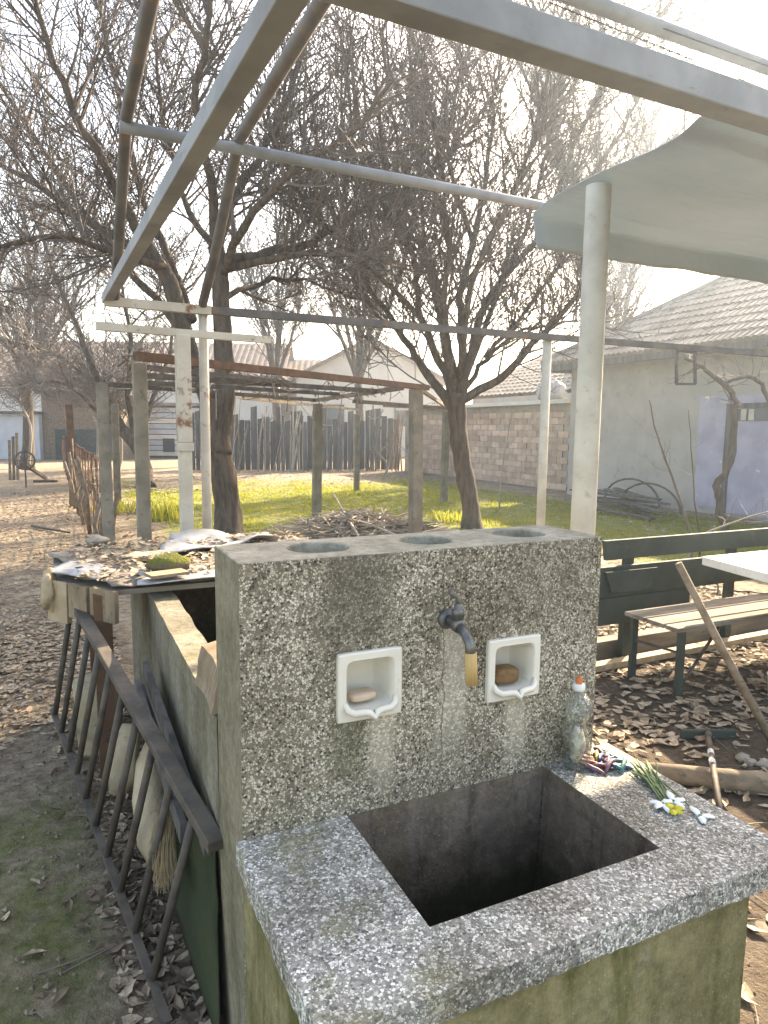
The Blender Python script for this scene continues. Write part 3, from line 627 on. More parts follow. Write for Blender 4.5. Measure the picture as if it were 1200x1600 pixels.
# ================================================================== IRON RAILING, SHEET, SACK, STRAW BY THE TROUGH
rl = thing('iron_railing', 'rusty iron railing panel leaning against the trough side', 'railing', (-.2, 1.0, 0))
TA, TB = V((-.305, 1.98, .75)), V((-.015, .20, .50)); BA, BB = V((-.40, 2.12, .16)), V((-.150, .40, .018))
MB().bar(TA, TB, .045, .030).build('top_rail', 'dark_iron', rl, bevel=.003)
BE = BB + (BB - BA).normalized() * .13
MB().bar(BA, BE, .022, .022).build('bottom_rail', 'dark_iron', rl)
for i in range(10):
    f = .035 + i * .098; p, q = TA.lerp(TB, f), BA.lerp(BB, min(1, f * 1.08))
    MB().tube([p, q], .012, 8).build('bar', 'dark_iron', rl, smooth=True)
gs = MB(); P0, P1, P2, P3 = V((-.008, .26, .47)), V((-.010, .92, .42)), V((-.060, .88, .01)), V((-.030, .13, .01))
gs.sheet(lambda u, v: P0.lerp(P1, u).lerp(P3.lerp(P2, u), v) + V((.006 * mnoise.noise(V((u * 5, v * 5, 0))), 0, 0)), 14, 10)
tag(gs.build('green_metal_sheet', 'green_sheet', smooth=True, solid=.004, origin=(-.03, .5, 0)), 'green painted metal sheet leaning on the basin side under the railing', 'metal sheet')
for i, (y0, y1, x0, z0, z1) in enumerate([(.28, 1.35, -.022, .455, .57), (.42, 1.30, -.06, .42, .52), (.62, 1.4, -.035, .37, .46)]):
    pk = MB().bar((x0, y0, z0), (x0 - .03, y1, z1), .018, .06)
    tag(pk.build('dark_plank', 'dark_board', origin=(x0, y0, 0)), ['weathered dark plank wedged between railing and trough, the highest of three', 'weathered dark plank wedged between railing and trough, the middle of three', 'weathered dark plank wedged between railing and trough, the lowest of three'][i], 'plank', 'planks behind the railing')
def lump(name, label, cat, pts, rad, mat, seed, amp=.25):
    o = MB().tube(pts, rad, 18)
    for q in o.v:
        n_ = mnoise.noise(q * 9 + V((seed, 0, 0))); q += V((n_ * amp * .10, n_ * amp * .14, mnoise.noise(q * 7) * amp * .05)); q.z = max(q.z, .004)
    return tag(o.build(name, mat, smooth=True, origin=(pts[-1][0], pts[-1][1], 0)), label, cat)
lump('plastic_sack', 'cream woven sack hanging behind the railing bars', 'sack', [(-.085, .92, .47), (-.095, .90, .40), (-.105, .84, .30), (-.10, .78, .20), (-.095, .72, .14)], [.02, .05, .062, .055, .03], 'sack', 2, .3)
lump('paint_drum', 'dirty cream bucket under the trough cover behind the railing', 'bucket', [(-.20, 1.95, .004), (-.20, 1.95, .02), (-.2, 1.95, .2), (-.2, 1.95, .34)], [.09, .10, .105, .11], 'sack', 5, .1)
lump('rubble_sack', 'small pale sack slumped on the ground under the trough cover', 'sack', [(-.14, 1.52, .01), (-.14, 1.50, .10), (-.12, 1.48, .22), (-.11, 1.46, .30)], [.06, .075, .06, .03], 'sack', 15, .4)
st_ = MB(); rs = random.Random(5)
for i in range(260):
    a = V((-.075 + rs.uniform(-.02, .02), .60 + rs.uniform(-.03, .03), .40 + rs.uniform(-.03, .02))); e = V((-.09 + rs.uniform(-.045, .03), .57 + rs.uniform(-.075, .075), .225 + rs.uniform(-.03, .05)))
    st_.tube(bez(a, (a + e) / 2 + V((rs.uniform(-.03, .01), rs.uniform(-.03, .03), .0)), e, 4), .0011, 3, False)
tag(st_.build('straw_tuft', 'straw', origin=(-.08, .58, .22)), 'tuft of dry straw hanging under the railing end by the green sheet', 'straw')

# ================================================================== CANOPY FRAME, POSTS, TARPAULIN
fr = thing('canopy_frame', 'tall steel pipe canopy frame standing over the washbasin', 'frame', (1.6, 1.6, 0))
def px_tube(pts, r, mat, name, parent=fr, n=10): return MB().tube(pts, r, n).build(name, mat, parent, smooth=True)
MB().bar((.108, -.30, 2.30), (-.012, 3.42, 2.30), .056, .06).build('beam', 'grey_beam', fr, bevel=.004)
MB().bar((-1.6, -.08, 2.345), (5.2, -.08, 2.285), .068, .070).build('beam', 'grey_beam', fr, bevel=.004)
pa = G(165, 468, 2.3); pbb = G(868, 522, 2.3); pc = G(1200, 546, 2.3); pc = pbb + (pc - pbb) * 1.6
MB().bar((-.03, 3.33, 2.27), (0.62, 3.33, 2.265), .05, .055).build('cross_bar', 'rusty_white', fr)
MB().bar((0.62, 3.33, 2.265), (6.4, 3.33, 2.29), .05, .050).build('cross_bar', 'dark_pipe', fr)
px_tube([(.0, 2.26, 2.90), (4.6, 2.30, 2.90)], .028, 'grey_beam', 'cross_bar')
px_tube([(-.6, .57, 2.92), (5.0, .60, 2.90)], .026, 'grey_beam', 'cross_bar')
for sx in (0.03, 0.565):
    px_tube([(sx, 3.31, 2.30), (sx, 2.90, 2.52), (sx, 2.55, 2.75), (sx, 2.27, 2.94), (sx, 1.6, 2.955), (sx, .58, 2.965), (sx, .2, 2.7), (sx, -.06, 2.36)], .03, 'dark_pipe', 'rafter')
for (x, y, ztop, r, mt) in [(0.575, 3.36, 2.28, .032, 'rusty_white'), (3.43, 3.38, 2.28, .038, 'white_paint'), (5.2, -.08, 2.25, .04, 'white_paint'), (-1.6, -.08, 2.3, .04, 'white_paint')]:
    px_tube([(x, y, 0), (x, y, ztop)], r, mt, 'post', n=14)
px_tube([(.03, 3.36, 2.31), (.06, 3.33, 2.325), (.09, 3.36, 2.31), (.06, 3.39, 2.30), (.03, 3.36, 2.31)], .006, 'rust_iron', 'ring')
for (a, b_) in [((1.3, .60, 2.93), (5, .2, 2.62)), ((1.2, .62, 2.90), (5, .3, 2.5)), ((0, 2.3, 2.9), (4.5, 1.4, 2.95))]:
    px_tube([a, b_], .0025, 'dark_pipe', 'wire', n=5)
tl = thing('frame_hanger', 'small square iron frame hanging under the canopy cross bar near the house', 'frame', tuple(atT(1070, 575, 3.33)))
p4 = [atT(1057, 548, 3.33), atT(1057, 600, 3.33), atT(1086, 600, 3.33), atT(1086, 550, 3.33)]
for i in range(4): MB().bar(p4[i], p4[(i + 1) % 4], .022).build('side', 'dark_pipe', tl)
wp = thing('white_round_post', 'thick white painted round post standing behind the splash block', 'post', (1.605, .80, 0))
MB().tube([(1.605, .80, 0), (1.605, .80, 1.2), (1.607, .80, 2.44)], [.050, .0495, .048], 24).build('pole', 'white_paint', wp, smooth=True)
tpst = thing('t_post', 'white square steel post with a rusty crossbar on top', 'post', (.46, 3.25, 0))
MB().box(.375, .465, 3.205, 3.295, 1.40, 2.085).build('upper_pole', 'rusty_white', tpst, bevel=.006)
MB().box(.38, .46, 3.21, 3.29, 0, 1.36).build('lower_pole', 'white_paint', tpst, bevel=.006)
MB().box(.368, .472, 3.20, 3.30, 1.345, 1.40).build('joint', 'rusty_white', tpst, bevel=.004)
MB().bar((-.09, 3.25, 2.105), (1.0, 3.25, 2.09), .045, .045).build('crossbar', 'rusty_white', tpst)
# tarpaulin
LE = [V((1.26, -.03, 2.355)), V((1.36, .2, 2.36)), V((1.45, .4, 2.40)), V((1.53, .65, 2.45)), V((1.58, .85, 2.475)), V((1.61, 1.1, 2.48)), V((1.57, 1.16, 2.43)), V((1.59, 1.15, 2.285))]
def tarp(u, v):
    f = v * 7; i = min(6, int(f)); e = LE[i].lerp(LE[i + 1], f - i)
    x = e.x + (5.2 - e.x) * u; sag = -.10 * math.sin(math.pi * min(1, v * 1.0)) * (u ** .5) * (1 - .3 * u)
    z = e.z + sag + .03 * mnoise.noise(V((x * 1.3, e.y * 2.2, 1))) * min(1, u * 6) * min(1, v * 5) * min(1, (1 - v) * 4) + .010 * mnoise.noise(V((x * 4, e.y * 9 + x * 3, 4))) * min(1, u * 6)
    if v > .9: z += -.012 * mnoise.noise(V((x * 3, 0, 7)))
    return V((x, e.y, z))
tag(MB().sheet(tarp, 60, 42).build('tarpaulin', 'tarp', smooth=True, solid=.004, origin=(3, .5, 2.3)), 'sagging grey tarpaulin stretched between the roof beams by the white post', 'tarpaulin')

# ================================================================== RIGHT SIDE: TABLE, BENCHES, TOOLS
tb = thing('stone_top_table', 'table with a thick pale stone slab top beside the green bench', 'table', (3.8, 1.1, 0))
sl = MB().hexa([(2.98, .45, .70), (4.6, .45, .70), (4.6, 1.52, .70), (3.19, 1.52, .70), (2.98, .45, .752), (4.6, .45, .752), (4.6, 1.52, .752), (3.19, 1.52, .752)])
sl.build('tabletop', 'marble_slab', tb, bevel=.005)
for (x, y) in ((3.85, .62), (4.4, .62), (3.95, 1.38), (4.4, 1.38)): MB().box(x - .03, x + .03, y - .03, y + .03, 0, .699).build('leg', 'green_paint', tb)
bn = thing('plank_bench', 'low plank bench with thin metal legs and crossed braces', 'bench', (3.4, 1.46, 0))
for (y0, y1) in ((1.27, 1.36), (1.375, 1.50), (1.515, 1.67)):
    MB().hexa([(2.735, y0, .395), (4.3, y0, .395), (4.3, y1, .395), (2.735, y1, .395), (2.735, y0, .42), (4.3, y0, .42), (4.3, y1, .42), (2.735, y1, .42)]).build('plank', 'old_wood_x', bn, bevel=.003)
for (x, y) in ((2.80, 1.30), (2.78, 1.63), (4.2, 1.30), (4.2, 1.63)): MB().box(x - .02, x + .02, y - .014, y + .014, 0, .394).build('leg', 'green_paint', bn)
MB().bar((2.78, 1.62, .25), (3.5, 1.32, .02), .014).build('brace', 'dark_iron', bn); MB().bar((2.80, 1.31, .03), (3.6, 1.62, .34), .014).build('brace', 'dark_iron', bn)
gbn = thing('green_bench', 'dark green painted bench with high plank back', 'bench', (3.6, 1.86, 0))
def plank(name, x0, x1, y, z0, z1, th, mat, par, sk=0.0):
    return MB().hexa([(x0, y - th / 2, z0), (x1, y - th / 2, z0), (x1, y + th / 2, z0), (x0, y + th / 2, z0), (x0 - sk, y - th / 2, z1), (x1, y - th / 2, z1), (x1, y + th / 2, z1), (x0 - sk, y + th / 2, z1)]).build(name, mat, par, bevel=.003)
plank('back_plank', 2.74, 4.7, 1.86, .70, .825, .03, 'green_paint', gbn, .02)
plank('back_plank', 2.60, 4.7, 1.865, .46, .655, .03, 'green_paint', gbn)
plank('back_plank', 2.60, 3.50, 1.865, .28, .455, .03, 'green_paint', gbn)
plank('short_plank', 2.78, 3.16, 1.835, .49, .63, .02, 'green_paint', gbn, .06)
for x in (2.98, 3.95): MB().box(x - .03, x + .03, 1.885, 1.93, 0, .80).build('post', 'green_paint', gbn)
bm_ = MB().box(2.2, 5.2, 1.96, 2.06, .0, .13); tag(bm_.build('ground_beam', 'old_wood_x', bevel=.006, origin=(3.6, 2.0, 0)), 'long squared wooden beam lying on the ground behind the plank bench', 'beam')
tag(MB().bar((1.7, 1.80, .03), (4.6, 1.86, .03), .07, .04).build('ground_plank', 'pale_wood', origin=(3, 1.83, 0)), 'thin pale plank lying on the ground in front of the squared beam', 'plank')
po = MB().tube([atT(1060, 880, .98), (2.55, .84, .45), (2.735, .66, .0)], [.017, .019, .020], 12)
tag(po.build('wooden_pole', 'old_wood', smooth=True, origin=(2.7, .67, 0)), 'long wooden pole leaning upright against the plank bench', 'pole')
sq = thing('floor_squeegee', 'green headed floor squeegee with a taped handle lying on the soil', 'squeegee', (2.5, .84, 0))
h0, h1 = V((2.375, .91, .03)), V((2.635, .80, .03))
MB().bar(h0, h1, .018, .05).build('head', 'green_paint', sq, bevel=.008)
ha, hb = V((2.44, .80, .045)), V((1.75, .18, .12))
MB().tube([ha + (V((2.505, .855, .035)) - ha), ha], .016, 10).build('socket', 'dark_iron', sq, smooth=True)
MB().tube([ha, hb], .013, 10).build('handle', 'dark_iron', sq, smooth=True)
for f in (.19, .32): MB().tube([ha.lerp(hb, f), ha.lerp(hb, f + .055)], .0138, 10).build('tape', 'white_plastic', sq, smooth=True)
lg = MB().tube([V((1.90, .74, .03)), V((2.2, .48, .04)), V((2.6, .15, .045))], [.035, .045, .05], 12)
for q in lg.v: q += V((0, 0, .01 * mnoise.noise(q * 8)))
tag(lg.build('log', 'old_wood', smooth=True, origin=(2.2, .48, 0)), 'long rough log lying on the soil near the basin', 'log')
for i, (px, py, r) in enumerate([(1160, 1190, .035), (1172, 1196, .03), (1150, 1165, .02), (1140, 1210, .025), (1190, 1200, .03)]):
    stone('soil_stone', ['pale fist-sized stone on the soil beside the pole foot', 'pale flat stone touching another stone beside the pole foot', 'small pebble on the soil by the squeegee head', 'dark low stone on soil beside the squeegee handle', 'grey stone right at the foot of the leaning pole'][i], px, py, 0, r, r * .8, r * .6, 'stone', i + 20, group='stones by the pole foot')
bk = MB().lathe([(.001, 0), (.075, 0), (.085, .13), (.088, .13), (.09, .135)], (3.35, 1.05, 0), 20); tag(bk.build('white_tub', 'white_plastic', smooth=True, origin=(3.35, 1.05, 0)), 'white plastic tub on the ground under the stone table', 'tub')
for j, (px, py, sd_) in enumerate([(1120, 930, 1), (1135, 925, 4)]):
    rs = random.Random(sd_); a = G(px, py, .43); pts = [a]; d = V((1, .1, .25))
    for i in range(10): d = (d + V((rs.uniform(-.5, .5), rs.uniform(-.4, .4), rs.uniform(-.45, .3)))).normalized(); q = pts[-1] + d * .05; q.z = max(.43, q.z); pts.append(q)
    tag(MB().tube(pts, [.006 - .0004 * i for i in range(11)], 6).build('dry_vine_cutting', 'dark_iron', smooth=True, origin=a), ['curly dark vine cutting lying on the plank bench', 'second looping vine cutting lying on the plank bench'][j], 'cutting', 'vine cuttings on the bench')

# ================================================================== GRAPE TRELLIS
tr = thing('grape_trellis', 'low grape trellis of square concrete posts and dark rails on the lawn', 'trellis', (3, 7, 0))
ZR = 1.95
posts = [(0.19, 3.62, 1.93, .09), (3.17, 5.19, 1.93, .12), (0.10, 6.1, 1.93, .11), (3.45, 9.2, 1.90, .13), (6.2, 14.0, 1.86, .12), (6.86, 10.9, 1.88, .12), (0.6, 12.0, 1.9, .12), (3.2, 15.5, 1.9, .12)]
for (x, y, z, w) in posts:
    lx, ly = jit(.03), jit(.03)
    MB().hexa([(x - w / 2, y - w / 2, 0), (x + w / 2, y - w / 2, 0), (x + w / 2, y + w / 2, 0), (x - w / 2, y + w / 2, 0), (x - w / 2 + lx, y - w / 2 + ly, z), (x + w / 2 + lx, y - w / 2 + ly, z), (x + w / 2 + lx, y + w / 2 + ly, z), (x - w / 2 + lx, y + w / 2 + ly, z)]).build('post', 'grey_concrete', tr, bevel=.01)
rails = [((212, 556), (668, 606), .055, 'rust_iron'), ((229, 574), (450, 598), .04, 'dark_iron'), ((229, 587), (586, 611), .05, 'dark_iron'), ((215, 597), (530, 616), .045, 'dark_iron'), ((160, 600), (490, 625), .05, 'dark_iron'),
         ((488, 626), (628, 606), .05, 'old_wood'), ((553, 627), (702, 638), .06, 'dark_iron'), ((600, 634), (705, 640), .05, 'old_wood'), ((653, 606), (700, 638), .04, 'old_wood'), ((380, 622), (560, 640), .05, 'old_wood')]
for (a, b_, w, mt) in rails: MB().bar(G(*a, ZR), G(*b_, ZR), w).build('rail', mt, tr)

# ================================================================== TREES
def smooth_path(pts, sub=5):
    out = []
    for i in range(len(pts) - 1):
        p0, p1, p2, p3 = pts[max(i - 1, 0)], pts[i], pts[i + 1], pts[min(i + 2, len(pts) - 1)]
        for k_ in range(sub):
            t = k_ / sub
            out.append(.5 * ((2 * p1) + (-p0 + p2) * t + (2 * p0 - 5 * p1 + 4 * p2 - p3) * t * t + (-p0 + 3 * p1 - 3 * p2 + p3) * t ** 3))
    out.append(pts[-1]); return out
class Twigs:
    def __init__(s, seed): s.r = random.Random(seed); s.V = []; s.F = []
    def seg(s, pts, r0, r1):
        k = len(s.V); n = len(pts)
        d = pts[-1] - pts[0]; u = d.orthogonal().normalized(); w = d.normalized().cross(u)
        for i, p in enumerate(pts):
            r = r0 + (r1 - r0) * i / (n - 1)
            s.V.append(p + u * r); s.V.append(p - u * r * .5 + w * r * .87); s.V.append(p - u * r * .5 - w * r * .87)
        for i in range(n - 1):
            a = k + i * 3
            s.F += [(a, a + 1, a + 4, a + 3), (a + 1, a + 2, a + 5, a + 4), (a + 2, a, a + 3, a + 5)]
    def shoot(s, p, d, ln, n, wig, up):
        r = s.r; pts = [p]; st = ln / n
        for i in range(n):
            d = (d + V((r.uniform(-wig, wig), r.uniform(-wig, wig), r.uniform(-wig, wig) + up))).normalized(); pts.append(pts[-1] + d * st)
        return pts
    def spread(s, path, dens, ln, r0, lev, up, wig=.09, start=.12, fork=.9):
        r = s.r; L_ = sum((path[i + 1] - path[i]).length for i in range(len(path) - 1)); n = max(1, int(L_ * dens))
        for _ in range(n):
            f = start + (1 - start) * r.random() ** .85; x = f * (len(path) - 1); i = min(len(path) - 2, int(x)); p = path[i].lerp(path[i + 1], x - i)
            t = (path[i + 1] - path[i]).normalized(); o = V((r.gauss(0, 1), r.gauss(0, 1), r.gauss(0, .8))); o = (o - t * o.dot(t)).normalized()
            d = (t * .6 + o * fork + V((0, 0, up))).normalized(); l = ln * r.uniform(.45, 1.25) * (1.1 - .45 * f)
            if lev == 1: pts = s.shoot(p, d, l, 7, wig, up * .18); s.seg(pts, r0 * r.uniform(.7, 1.2), r0 * .25); yield pts, l
            elif lev == 2: pts = s.shoot(p, d, l, 4, wig, up * .10); s.seg(pts, r0 * r.uniform(.7, 1.2), r0 * .35); yield pts, l
            else: pts = s.shoot(p, d, l, 2, wig, .05); s.seg(pts, r0, r0 * .5); yield pts, l
def make_tree(name, label, base, trunk, limbs, seed, d1=9, d2=9, d3=6, l1=1.3, l2=.5, l3=.17, up=.55, r1=.016, r2=.0065, r3=.0036, matt='bark', twm='twig', fruits=0, fork=.9):
    t = thing(name, label, 'tree', base); rr = random.Random(seed)
    for (pts, rad, nm) in trunk:
        P_ = smooth_path([V(p) for p in pts]); n = len(P_); R_ = [rad[0] + (rad[1] - rad[0]) * i / (n - 1) for i in range(n)]
        if nm == 'trunk': R_ = [r * (1 + .45 * max(0, 1 - i / 3.0)) for i, r in enumerate(R_)]
        mb = MB().tube(P_, R_, 14)
        for q in mb.v: q += V((mnoise.noise(q * 5), mnoise.noise(q * 5 + V((9, 0, 0))), 0)) * rad[1] * .22
        mb.build(nm, matt, t, smooth=True)
    tw = Twigs(seed); fp = []
    for (pts, ra, rb) in limbs:
        P_ = smooth_path([V(p) for p in pts], 4); P_ = [q + V((rr.uniform(-1, 1), rr.uniform(-1, 1), rr.uniform(-1, 1))) * (.03 if 0 < i else 0) for i, q in enumerate(P_)]
        n = len(P_); MB().tube(P_, [ra + (rb - ra) * (i / (n - 1)) ** .8 for i in range(n)], 9).build('limb', matt, t, smooth=True)
        for p1, a1 in list(tw.spread(P_, d1, l1, r1, 1, up, fork=fork)):
            for p2, a2 in list(tw.spread(p1, d2, l2, r2, 2, up * .7, .10)):
                if rr.random() < .02: fp.append(p2[-1])
                for _ in tw.spread(p2, d3, l3, r3, 3, .1, .15): pass
    o = MB(); o.v = tw.V; o.f = tw.F; o.build('crown', twm, t)
    for q in fp[:fruits]: MB().blob(q - V((0, 0, .05)), .035, .035, .04, .3, 2, 8, 1).build('dried_fruit', 'dark_iron', t, smooth=True)
    return t
def path(d0, pts): return [D(x, y, d0 + (e[0] if e else 0)) for x, y, *e in pts]
B_L = G(358, 850); dL = 8.86
make_tree('fruit_tree', 'old gnarled bare fruit tree with thick forked trunk on the lawn edge', B_L,
    [([V((B_L.x, B_L.y, -.05))] + path(dL, [(356, 800), (349, 740), (338, 690), (338, 650), (343, 625)]), (.185, .14), 'trunk'),
     (path(dL, [(340, 705), (347, 655), (352, 612), (350, 560), (346, 480), (343, 420), (338, 385)]), (.135, .10), 'trunk'),
     (path(dL, [(341, 705), (334, 660), (320, 612), (300, 560), (285, 505), (268, 450), (255, 420)]), (.12, .095), 'trunk')],
    [(path(dL, [(340, 410), (420, 396), (490, 376, .3), (550, 335, .6), (630, 290, .9), (720, 230, 1.2)]), .075, .02),
     (path(dL, [(342, 425), (430, 405, -.3), (520, 398, -.6), (600, 405, -.9)]), .06, .015),
     (path(dL, [(338, 385), (372, 300, .3), (430, 200, .6), (470, 90, .9), (500, -60, 1.0)]), .07, .02),
     (path(dL, [(338, 385), (330, 280, -.4), (305, 160, -.9), (330, 20, -1.2), (335, -90, -1.3)]), .07, .02),
     (path(dL, [(255, 420), (200, 330, -.4), (130, 200, -.9), (70, 60, -1.2), (30, -80, -1.4)]), .075, .02),
     (path(dL, [(262, 430), (150, 352, .5), (50, 285, .9), (-60, 230, 1.2)]), .075, .02),
     (path(dL, [(262, 420), (180, 395, -.5), (80, 372, -1.0), (-40, 400, -1.4)]), .06, .018),
     (path(dL, [(300, 500), (262, 400, .6), (215, 280, 1.0), (180, 130, 1.4), (150, -30, 1.7)]), .07, .018),
     (path(dL, [(290, 520), (220, 440, .9), (130, 330, 1.5), (20, 160, 2.0), (-40, 60, 2.2)]), .065, .018),
     (path(dL, [(343, 430), (400, 330, -.8), (470, 260, -1.4), (560, 200, -1.8), (610, 120, -2)]), .06, .016),
     (path(dL, [(338, 395), (285, 300, .9), (250, 150, 1.3), (240, 0, 1.6)]), .055, .016),
     (path(dL, [(345, 470), (410, 440, .8), (480, 440, 1.4), (560, 470, 1.8)]), .045, .012)], 11, d1=10.5, d2=8.5, d3=3, l1=1.75, l2=.95, l3=.28, up=.42, r1=.018, r2=.0078, r3=.0046, fork=1.0)
B_R = G(738, 826); dR = 10.4
make_tree('quince_tree', 'bare fruit tree with smooth dark trunk fanning into upright limbs, dried fruit hanging', B_R,
    [([V((B_R.x, B_R.y, -.05))] + path(dR, [(735, 790), (726, 740), (717, 690), (714, 650), (715, 615)]), (.135, .135), 'trunk')],
    [(path(dR, [(712, 640), (670, 588), (640, 545, .2), (600, 480, .4), (560, 420, .6), (520, 330, .8)]), .085, .02),
     (path(dR, [(712, 630), (685, 565), (660, 500, -.3), (650, 420, -.5), (628, 340, -.7), (600, 250, -.9), (590, 140, -1)]), .075, .018),
     (path(dR, [(716, 630), (722, 540), (720, 465), (740, 380, .4), (760, 280, .6), (772, 150, .8), (790, 30, .9)]), .08, .018),
     (path(dR, [(712, 640), (702, 545), (682, 440, .6), (655, 380, .9), (575, 330, 1.2), (500, 300, 1.4)]), .07, .015),
     (path(dR, [(722, 625), (780, 590), (835, 535, -.3), (900, 462, -.5), (950, 380, -.7), (1010, 300, -.8)]), .075, .02),
     (path(dR, [(720, 620), (742, 520), (790, 430, .4), (842, 368, .7), (920, 280, 1.0), (985, 180, 1.2), (1030, 80, 1.3)]), .075, .02),
     (path(dR, [(722, 610), (762, 560, .5), (805, 522, .9), (860, 508, 1.3), (930, 500, 1.6)]), .045, .012),
     (path(dR, [(715, 620), (690, 520, -.6), (700, 400, -1.1), (690, 260, -1.4), (700, 120, -1.6)]), .06, .016),
     (path(dR, [(718, 610), (770, 480, .9), (830, 330, 1.5), (860, 200, 1.8), (900, 30, 2.0)]), .055, .015), (path(dR, [(716, 600), (735, 450, -.9), (800, 300, -1.4), (850, 150, -1.7), (870, 10, -1.9)]), .05, .014), (path(dR, [(714, 600), (670, 420, 1.2), (650, 250, 1.6), (640, 90, 1.9), (640, -20, 2.0)]), .05, .014), (path(dR, [(840, 370, .7), (900, 220, .2), (960, 100, -.2), (1040, 20, -.5)]), .045, .014), (path(dR, [(740, 380, .4), (700, 250, .8), (720, 100, 1.2), (700, -30, 1.4)]), .045, .014), (path(dR, [(660, 500, -.3), (560, 400, -1), (480, 320, -1.5), (420, 200, -1.8)]), .045, .014), (path(dR, [(760, 560, .5), (850, 450, 1.0), (930, 330, 1.5), (1000, 240, 1.8)]), .04, .012)], 23, d1=8.5, d2=7.5, d3=2.6, l1=1.7, l2=.95, l3=.28, up=.45, r1=.018, r2=.0085, r3=.0052, fruits=14, fork=1.0)
B2 = G(228, 762); d2 = 17.5
make_tree('leaning_tree', 'bare tree with a pale leaning trunk beyond the trellis near the wire fence', B2,
    [([V((B2.x, B2.y, -.05))] + path(d2, [(226, 730), (215, 700), (192, 672)]), (.19, .15), 'trunk')],
    [(path(d2, [(205, 690), (180, 648), (150, 585), (110, 490), (75, 400), (40, 300)]), .13, .03),
     (path(d2, [(192, 672), (165, 620, .6), (110, 570, 1), (50, 540, 1.4), (-20, 530, 1.6)]), .07, .015),
     (path(d2, [(215, 700), (200, 620), (205, 540, -.6), (190, 450, -1), (150, 340, -1.4)]), .09, .02),
     (path(d2, [(216, 700), (240, 620, .6), (270, 520, 1.0), (250, 420, 1.3)]), .08, .02),
     (path(d2, [(195, 680), (150, 640, -.8), (100, 600, -1.4), (30, 600, -2)]), .06, .015)], 31, d1=8, d2=7.5, d3=4.5, l1=2.0, l2=.8, l3=.3, up=.25, r1=.022, r2=.010, r3=.006, twm='twig_mid')
for (nm, lab, bx_, d0, seed, tops, kw) in [
    ('tall_bare_tree', 'tall bare tree rising behind the far shed and brush fence', 560, 27, 41, [(470, 200), (540, 60), (600, 180), (660, 20), (500, 380), (640, 360), (730, 100)], dict(l1=2.6, l2=1.0, l3=.35, r1=.03, r2=.013, r3=.008)),
    ('roadside_tree', 'thin bare tree standing beyond the roof of the plastered house', 960, 26, 52, [(860, 120), (940, 0), (1030, 90), (1090, 20), (900, 330), (1010, 300), (800, 60)], dict(l1=2.4, l2=1.0, l3=.35, r1=.032, r2=.016, r3=.010)),
    ('path_tree', 'bare spreading tree beside the far end of the dirt path', 40, 24, 63, [(-60, 300), (20, 200), (100, 300), (150, 380), (-30, 440), (90, 480)], dict(l1=2.6, l2=1.0, l3=.35, r1=.03, r2=.013, r3=.008)),
    ('slender_tree', 'slender bare tree standing between the brush fence and far gable house', 430, 30, 74, [(350, 300), (420, 200), (480, 330), (390, 430), (470, 470)], dict(l1=2.6, l2=1.0, l3=.35, r1=.03, r2=.014, r3=.009))]:
    b0 = D(bx_, 700, d0); b0.z = 0; fk = D(bx_, 600, d0)
    lm = []
    rr = random.Random(seed)
    for (tx, ty) in tops:
        e = D(tx, ty, d0 + rr.uniform(-2.5, 2.5)); mid = fk.lerp(e, .45) + V((rr.uniform(-.5, .5), rr.uniform(-.5, .5), rr.uniform(0, .8))); lm.append(([fk, mid, e], .10, .025))
    make_tree(nm, lab, b0, [([b0 - V((0, 0, .05)), b0.lerp(fk, .5) + V((.08, 0, 0)), fk], (.2, .15), 'trunk')], lm, seed, d1=7, d2=4.5, d3=3.0, **kw)

def vine(name, label, pts, r, seed, parent_mat='bark', n1=6, l=.5, cat='vine', twm='twig_mid', **kw):
    t = thing(name, label, cat, (pts[0][0], pts[0][1], 0)); 
    if kw.get('group'): t['group'] = kw['group']
    P_ = smooth_path([V(p) for p in pts], 4); n = len(P_); rr = random.Random(seed)
    P_ = [q + V((rr.uniform(-1, 1), rr.uniform(-1, 1), 0)) * r * .5 for q in P_]; P_[0].z = -.02
    MB().tube(P_, [r * (1 - .6 * i / n) for i in range(n)], 8).build('stem', parent_mat, t, smooth=True)
    tw = Twigs(seed)
    for p1, a1 in list(tw.spread(P_, n1 / max(.3, (P_[-1] - P_[0]).length), l, r * .22, 1, .15, .3, .4)):
        for _ in tw.spread(p1, 3, l * .4, r * .1, 2, .1, .3): pass
    o = MB(); o.v = tw.V; o.f = tw.F; o.build('shoots', twm, t); return t
dv = 9.5
vine('grape_vine', 'thick twisted grapevine climbing in front of the lavender door', path(dv, [(1136, 845), (1125, 790), (1120, 760), (1140, 720), (1150, 650), (1142, 615), (1120, 590), (1090, 570), (1070, 560)]), .06, 3, n1=14, l=.6)
vine('grape_vine', 'second arm of old grapevine reaching out towards the plastered house corner', path(dv, [(1215, 850), (1220, 700), (1200, 620), (1180, 590), (1150, 592), (1130, 600)]), .045, 8, n1=10, l=.6)
vine('sapling', 'thin leafless sapling with long arched pale twigs before the plaster wall', path(8.0, [(1082, 850), (1065, 790), (1045, 730), (1027, 680), (1015, 625)]), .018, 13, n1=7, l=.55, cat='sapling', parent_mat='twig')
vine('sapling', 'thin leafless upright sapling beside the arched one', path(8.2, [(1095, 850), (1085, 780), (1082, 720), (1075, 640)]), .012, 17, n1=5, l=.4, cat='sapling', parent_mat='twig')
vine('sapling', 'slender pale stalk growing in front of the brick shed', path(13, [(780, 790), (785, 730), (792, 690), (800, 640)]), .018, 19, n1=5, l=.6, cat='sapling', parent_mat='twig_pale')
vine('rose_briar', 'low tangle of pale arched briar stems behind the green bench', path(5.5, [(1075, 860), (1100, 835), (1150, 815), (1200, 800), (1240, 800)]), .010, 29, n1=16, l=.35, cat='briar', parent_mat='twig_pale')
